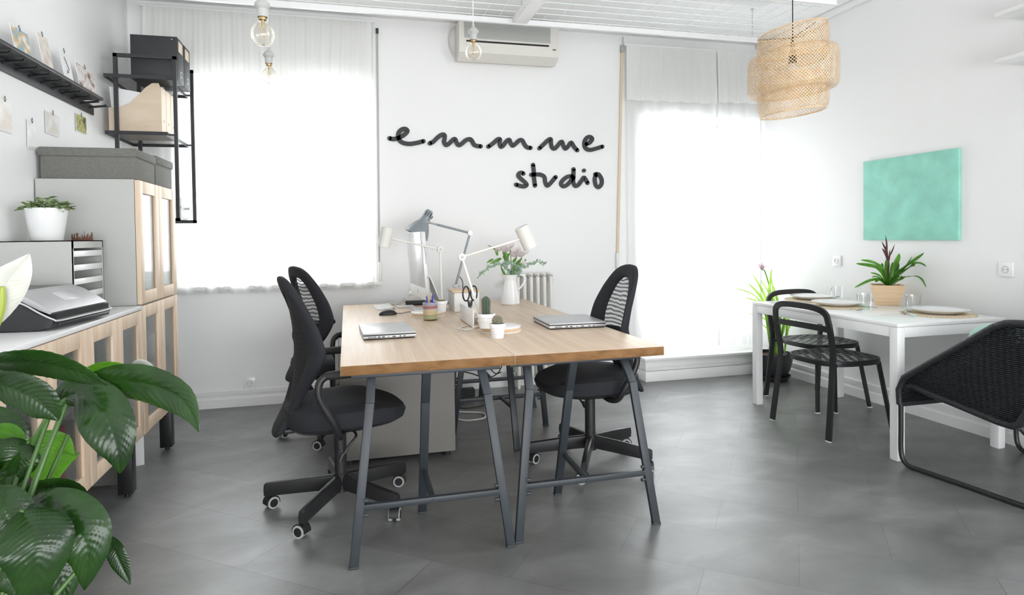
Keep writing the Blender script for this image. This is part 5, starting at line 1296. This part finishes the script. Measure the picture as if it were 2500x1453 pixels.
# bamboo pendant lamp ---------------------------------------------------
LX, LY = 2.68, 3.355
lp = thing('pendant_lamp', 'large woven bamboo pendant lamp of three tiers', 'pendant light', (LX, LY, 1.95))
def lattice(prof, n, tilt, w=.0035, turn=1.0):
    """helical strips both ways over a surface of revolution; prof = [(r, z, tilt weight)]"""
    m = MB(); L = [0]
    for (r0, z0, _), (r1, z1, _) in zip(prof, prof[1:]): L.append(L[-1] + math.hypot(r1-r0, z1-z0))
    K = 14; tot = L[-1]
    def pt(s_, th):
        d = s_*tot
        for i in range(len(prof)-1):
            if d <= L[i+1] + 1e-9:
                f = (d-L[i])/max(1e-9, L[i+1]-L[i]); a, b = prof[i], prof[i+1]; r_ = a[0]+(b[0]-a[0])*f; z = a[1]+(b[1]-a[1])*f; k = a[2]+(b[2]-a[2])*f
                return Vector((r_*math.cos(th), r_*math.sin(th), z + k*tilt*math.cos(th - R(-14))))
    rm = max(p[0] for p in prof); sweep = turn*tot/rm; dth = w/rm*.70
    for sg in (1, -1):
        for j in range(n):
            t0 = 2*PI*j/n; rows = []
            for k in range(K+1):
                th = t0 + sg*sweep*k/K; rows.append([pt(k/K, th - dth), pt(k/K, th + dth)])
            m.grid(rows)
    for s_ in (0, 1):
        m.tube([pt(s_, 2*PI*i/60) for i in range(60)], .0042, 6, closed=True)
    return m
lattice([(.190, .530, 1), (.201, .520, 1), (.206, .495, .9), (.206, .36, .5), (.190, .34, .4)], 66, .034).build('upper_tier', M['strip'], lp, smooth=False)
lattice([(.195, .405, 1), (.240, .392, 1), (.258, .372, 1), (.263, .34, .9), (.263, .19, .8), (.258, .160, .8), (.235, .142, .8), (.20, .145, .7)], 84, .026).build('middle_tier', M['strip'], lp, smooth=False)
lattice([(.185, .24, .5), (.203, .20, .6), (.206, .075, 1), (.200, .040, 1), (.185, .022, 1)], 66, .020).build('lower_tier', M['strip'], lp, smooth=False)
m = MB(); m.tube(cat([(0, 0, .40), (.002, 0, .6), (0, 0, CE-1.95-.001)], 4), .0032, 8); m.cyl((0, 0, CE-1.95-.02), (0, 0, CE-1.95-.001), .05, n=24); m.build('cord', M['cable'], lp)
m = MB(); m.lathe([(.001, .415), (.012, .41), (.021, .385), (.023, .325), (.001, .325)], 24); m.cyl((0, 0, .43), (0, 0, .485), .012, .006, 14); m.build('socket', M['black'], lp)
m = MB(); m.sphere((0, 0, .27), .047, 20); m.cyl((0, 0, .30), (0, 0, .325), .018, n=14); m.build('bulb', M['wplastic'], lp)
m = MB()
for k in range(3):
    a = R(30 + 120*k); m.cyl((0, 0, .483), (.202*math.cos(a), .202*math.sin(a), .515 + .03*math.cos(a)), .0022, n=6)
m.build('spoke', M['cable'], lp)

# wicker armchair ---------------------------------------------------------
wc = thing('wicker_armchair', 'black woven wicker armchair with sled base at the right edge', 'armchair', (2.80, 2.69, 0))
W_ = .80
def side_pt(u, v):
    """u along the side from front to rear, v from the lower rim to the top rim"""
    def seg(P_, f):
        L = [0]
        for a, b in zip(P_, P_[1:]): L.append(L[-1] + math.dist(a, b))
        d = f*L[-1]
        for i in range(len(P_)-1):
            if d <= L[i+1] + 1e-9: k = (d-L[i])/max(1e-9, L[i+1]-L[i]); return [P_[i][q] + (P_[i+1][q]-P_[i][q])*k for q in range(len(P_[0]))]
    lo = seg([(-.02, .425), (-.06, .432), (-.15, .418), (-.35, .392), (-.50, .372), (-.57, .370), (-.60, .39)], u)
    hi = seg([(.0, .455), (-.03, .472), (-.50, .800), (-.56, .825), (-.66, .833), (-.84, .835)], u)
    return lo[0] + (hi[0]-lo[0])*v, lo[1] + (hi[1]-lo[1])*v
for s_, x0 in ((1, 0.0), (-1, W_)):
    rows_o, rows_i = [], []
    for i in range(37):
        ro, ri = [], []
        for j in range(13):
            y, z = side_pt(i/36, j/12); bul = .030*math.sin(PI*j/12)*math.sin(PI*min(1, i/30)); x = x0 - s_*bul + s_*.02*(1-j/12)
            ro.append((x, y, z)); ri.append((x + s_*.014, y, z))
        rows_o.append(ro); rows_i.append(ri)
    m = MB(); m.grid(rows_o); m.grid(rows_i); m.build('side_panel', M['wicker'], wc, ang=180)
m = MB(); rows, rows2 = [], []
for i in range(25):
    f = i/24; y, z = side_pt(f, 0); rows.append([(.02 + (W_-.04)*j/20, y, z - .045*math.sin(PI*j/20)*math.sin(PI*f)) for j in range(21)]); rows2.append([(a, b, c-.014) for a, b, c in rows[-1]])
m.grid(rows); m.grid(rows2); m.build('seat', M['wicker'], wc, ang=180)
m = MB(); rows, rows2 = [], []
a0, b0 = side_pt(1, 0), side_pt(1, 1)
for i in range(17):
    f = i/16; rows.append([(.02*(1-f) + (W_-.04*(1-f))*j/20, a0[0] + (b0[0]-a0[0])*f - .05*math.sin(PI*j/20)*f, a0[1] + (b0[1]-a0[1])*f + .02*math.sin(PI*j/20)*f) for j in range(21)]); rows2.append([(a, b-.014, c) for a, b, c in rows[-1]])
m.grid(rows); m.grid(rows2); m.build('backrest', M['wicker'], wc, ang=180)
m = MB(); rows = [[(.0 + W_*j/20, -.02 + .02*f, .43 - .105*f) for j in range(21)] for f in (0, .33, .66, 1)]
m.grid(rows); m.grid([[(a, b-.012, c) for a, b, c in r_] for r_ in rows]); m.build('front_panel', M['wicker'], wc, ang=180)
m = MB()
for s_, x0 in ((1, 0.0), (-1, W_)):
    top = [Vector((x0, .0, .325)), Vector((x0, .005, .40))] + [Vector((x0, *side_pt(i/30, 1))) for i in range(1, 31)]
    m.tube(top, .0165, 10)
    low = [Vector((x0 + s_*.02, -.005, .40))] + [Vector((x0 + s_*.02, *side_pt(i/30, 0))) for i in range(1, 31)] + [Vector((x0 + s_*.02*(1-f), a0[0]+(b0[0]-a0[0])*f, a0[1]+(b0[1]-a0[1])*f)) for f in (.25, .5, .75, 1)]
    m.tube(low, .0165, 10)
m.tube([(0, .0, .328), (W_, .0, .328)], .0165, 10)
m.tube([(W_*j/20, b0[0] - .05*math.sin(PI*j/20), b0[1] + .02*math.sin(PI*j/20)) for j in range(21)], .0165, 10)
m.build('wrapped_rim', M['rim'], wc)
for s_, x0 in ((1, 0.004), (-1, W_-.004)):
    m = MB(); x1 = x0 + s_*.075
    m.tube(cat([(x0, -.004, .33), (x0, -.004, .20), (x0, -.006, .07), (x0+s_*.003, -.035, .018), (x0+s_*.010, -.10, .0125)], 6) + cat([(x0+s_*.03, -.25, .0125), (x1, -.62, .0125), (x1+s_*.01, -.72, .02), (x1+s_*.012, -.755, .07), (x1, -.74, .20), (x0+s_*.02, -.60, .37)], 6), .0122, 12)
    m.build('sled_leg', M['blackmetal'], wc)
m = MB()
for s_, x0 in ((1, 0.004), (-1, W_-.004)): m.box((x0+s_*.010, -.075, .004), (.022, .022, .008), .002)
m.build('glide', M['black'], wc)
# cushion
m = MB(); rings = []
for i in range(13):
    t_ = -1 + 2*i/12; k = math.sqrt(max(0, 1-abs(t_)**2.4)); rings.append(super_ring(.17*(.80+.20*k) if 0 < i < 12 else .16*.8, .16*(.80+.20*k) if 0 < i < 12 else .16*.8, .06*t_, 40, 3.4))
rotc = Matrix.Rotation(R(12), 4, 'Z') @ Matrix.Rotation(R(70), 4, 'X')
rings = [[rotc @ p for p in r_] for r_ in rings]
m.loft(rings); cu = tag(m.build('cushion', M['mintcloth'], None, (3.02, 2.315, .632)), 'mint green cushion on the wicker armchair', 'cushion')

# ================================================================ PEACE LILY
PL = Vector((-.80, 1.50, 0))
pp_ = thing('plant_pot', 'dark round plant pot holding the peace lily', 'plant pot', PL)
MB().lathe([(.001, 0), (.12, 0), (.13, .01), (.165, .26), (.17, .28), (.158, .28), (.15, .25), (.001, .24)], 40).build('pot', M['pchar'], pp_)
MB().lathe([(.001, .262), (.152, .258)], 30).build('soil', M['soil'], pp_)
lily = thing('peace_lily', 'large peace lily with glossy leaves in the foreground', 'plant', (PL.x, PL.y, .26)); LO = Vector((PL.x, PL.y, .26))
CAMP = Vector((0, 0, CAM_H))
def lily_leaf(pts, hw, roll=0, d=1.5, mat='leaf', fold=.18, rip=1.0, wtop=.42, name='leaf', petiole=True):
    """pts: (u, v[, depth]) spine from base to tip; hw half width in m; roll turns the blade about its midrib"""
    sp = [at(p[0], p[1], d=(p[2] if len(p) > 2 else d)) - LO for p in pts]
    path = cat(sp, max(4, int(150/(len(sp)-1)))); N = len(path); rows = []; W2 = 9
    for i, c in enumerate(path):
        t = (path[min(i+1, N-1)] - path[max(i-1, 0)]).normalized(); view = (CAMP - LO - c).normalized()
        sd = t.cross(view).normalized(); sd.rotate(Matrix.Rotation(R(roll), 3, t)); nn = sd.cross(t).normalized()
        f = i/(N-1)
        if f < wtop: k = math.sin(PI/2*(f/wtop))**.75
        else: g = (f-wtop)/(1-wtop); k = (1-g)**.95*(1+1.15*g)*(1-.55*g**3)
        ww = hw*k + .0006; row = []
        for j in range(-W2, W2+1):
            q = j/W2; lift = fold*ww*abs(q) - .10*ww*q*q*q*q*2; rr = rip*.0021*math.sin(2*PI*(f*17 - abs(q)*3.4))*min(1, ww/.03)*(1-.7*abs(q)**3)*min(1, abs(q)*3)
            mid = -.002*math.exp(-(q*7)**2)
            row.append(c + sd*ww*q + nn*(lift + rr + mid))
        rows.append(row)
    m = MB(); m.grid(rows); o = m.build(name, M[mat], lily, ang=180)
    return sp[0]
bases = []
LV = [
 ([(-60, 892, 1.42), (30, 886, 1.42), (110, 890, 1.44), (200, 915, 1.46), (276, 952, 1.47)], .045, 52, 'leaf'),
 ([(-70, 930, 1.35), (10, 945, 1.35), (75, 968, 1.36), (120, 1002, 1.37), (143, 1028, 1.38)], .046, 38, 'leaf'),
 ([(160, 985, 1.52), (225, 950, 1.50), (290, 935, 1.48), (360, 940, 1.46), (430, 968, 1.44), (466, 1008, 1.43), (485, 1055, 1.42)], .050, 36, 'leaf'),
 ([(132, 985, 1.52), (185, 965, 1.48), (238, 995, 1.45), (270, 1050, 1.44), (288, 1108, 1.44), (293, 1157, 1.45)], .056, 16, 'leaf'),
 ([(166, 1062, 1.56), (130, 1095, 1.55), (122, 1135, 1.55), (124, 1188, 1.56)], .060, -12, 'leaflit'),
 ([(62, 1232, 1.42), (122, 1252, 1.38), (180, 1292, 1.36), (212, 1350, 1.36), (206, 1442, 1.37)], .064, 10, 'leaf'),
 ([(262, 1310, 1.50), (280, 1345, 1.49), (298, 1385, 1.49), (318, 1428, 1.49)], .022, 30, 'leaf'),
 ([(40, 1218, 1.50), (95, 1196, 1.48), (150, 1190, 1.47), (195, 1202, 1.47), (226, 1236, 1.47)], .032, 55, 'leaf'),
 ([(55, 1245, 1.33), (80, 1300, 1.30), (92, 1370, 1.29), (75, 1500, 1.30)], .066, -6, 'leaf'),
 ([(-40, 1215, 1.38), (5, 1240, 1.36), (35, 1290, 1.36), (48, 1352, 1.37)], .050, 20, 'leaf'),
 ([(70, 1078, 1.50), (45, 1100, 1.47), (20, 1150, 1.46), (8, 1212, 1.46)], .052, 20, 'leaf'),
 ([(-30, 1062, 1.54), (10, 1056, 1.53), (40, 1066, 1.52), (60, 1098, 1.52)], .026, 40, 'leaflit'),
 ([(192, 916, 1.54), (240, 898, 1.54), (290, 896, 1.53), (348, 906, 1.52)], .015, 40, 'leaflit'),
 ([(60, 1218, 1.55), (95, 1222, 1.54), (128, 1245, 1.54)], .026, 35, 'leaflit'),
 ([(-20, 1360, 1.33), (20, 1395, 1.31), (45, 1425, 1.31), (58, 1475, 1.31)], .040, 30, 'leaf'),
 ([(-30, 1130, 1.45), (10, 1150, 1.44), (30, 1130, 1.43), (48, 1104, 1.43)], .022, 60, 'leaf'),
 ([(130, 975, 1.57), (160, 950, 1.57), (185, 930, 1.56), (200, 905, 1.55)], .020, 45, 'leaf'),
 ([(70, 1270, 1.58), (120, 1310, 1.57), (160, 1340, 1.56), (178, 1362, 1.56)], .050, 10, 'leaflit'),
 ([(20, 1230, 1.60), (60, 1260, 1.6), (100, 1310, 1.6), (130, 1360, 1.6)], .060, -10, 'leaf'),
 ([(-60, 1000, 1.60), (-20, 1040, 1.6), (20, 1090, 1.6), (40, 1150, 1.6)], .055, 0, 'leaf'),
 ([(-30, 1290, 1.45), (10, 1340, 1.44), (20, 1400, 1.43), (0, 1480, 1.43)], .060, 0, 'leaf'),
 ([(30, 1290, 1.62), (110, 1330, 1.62), (150, 1400, 1.62), (160, 1480, 1.62)], .060, -5, 'leaf'),
]
for pts, hw, roll, mt_ in LV: bases.append((lily_leaf(pts, hw, roll, mat=mt_), pts[0]))
m = MB()
for b, p0 in bases:
    root = Vector((b.x*.25, b.y*.25, .0))
    mid = Vector((b.x*.55, b.y*.55, max(.10, b.z*.55)))
    m.tube(cat([root, mid, b], 8), [.0065]*9 + [.0050]*8, 8)
for pts in ([(20, 1250, 1.5), (70, 1110, 1.5), (110, 1030, 1.5), (150, 985, 1.51), (185, 955, 1.5)], [(25, 1250, 1.52), (85, 1085, 1.52), (130, 1000, 1.54), (200, 960, 1.55), (262, 925, 1.54), (300, 905, 1.53), (330, 893, 1.52)]):
    m.tube(cat([at(u, v, d=d) - LO for u, v, d in pts], 6), .0065, 8)
m.build('petiole', M['stem'], lily)
lily_leaf([(322, 896, 1.52), (340, 892, 1.51), (358, 900, 1.50), (372, 912, 1.5), (382, 926, 1.5)], .017, 35, mat='spathe', rip=.2, name='spathe')
lily_leaf([(-24, 800, 1.22), (0, 735, 1.21), (26, 685, 1.21), (52, 650, 1.21), (72, 620, 1.21)], .031, 10, mat='spathe', rip=.5, wtop=.34, name='spathe', fold=.3)
m = MB(); m.tube(cat([at(-22, 830, d=1.22) - LO, at(0, 760, d=1.205) - LO, at(6, 700, d=1.20) - LO], 6), [.004 + .004*math.sin(PI*i/12) for i in range(13)], 8); m.build('spadix', M['spadix'], lily)
m = MB(); m.tube(cat([Vector((0, 0, 0)), at(-90, 1100, d=1.35) - LO, at(-40, 880, d=1.24) - LO, at(-14, 800, d=1.22) - LO], 8), .005, 8); m.build('petiole', M['stem'], lily)
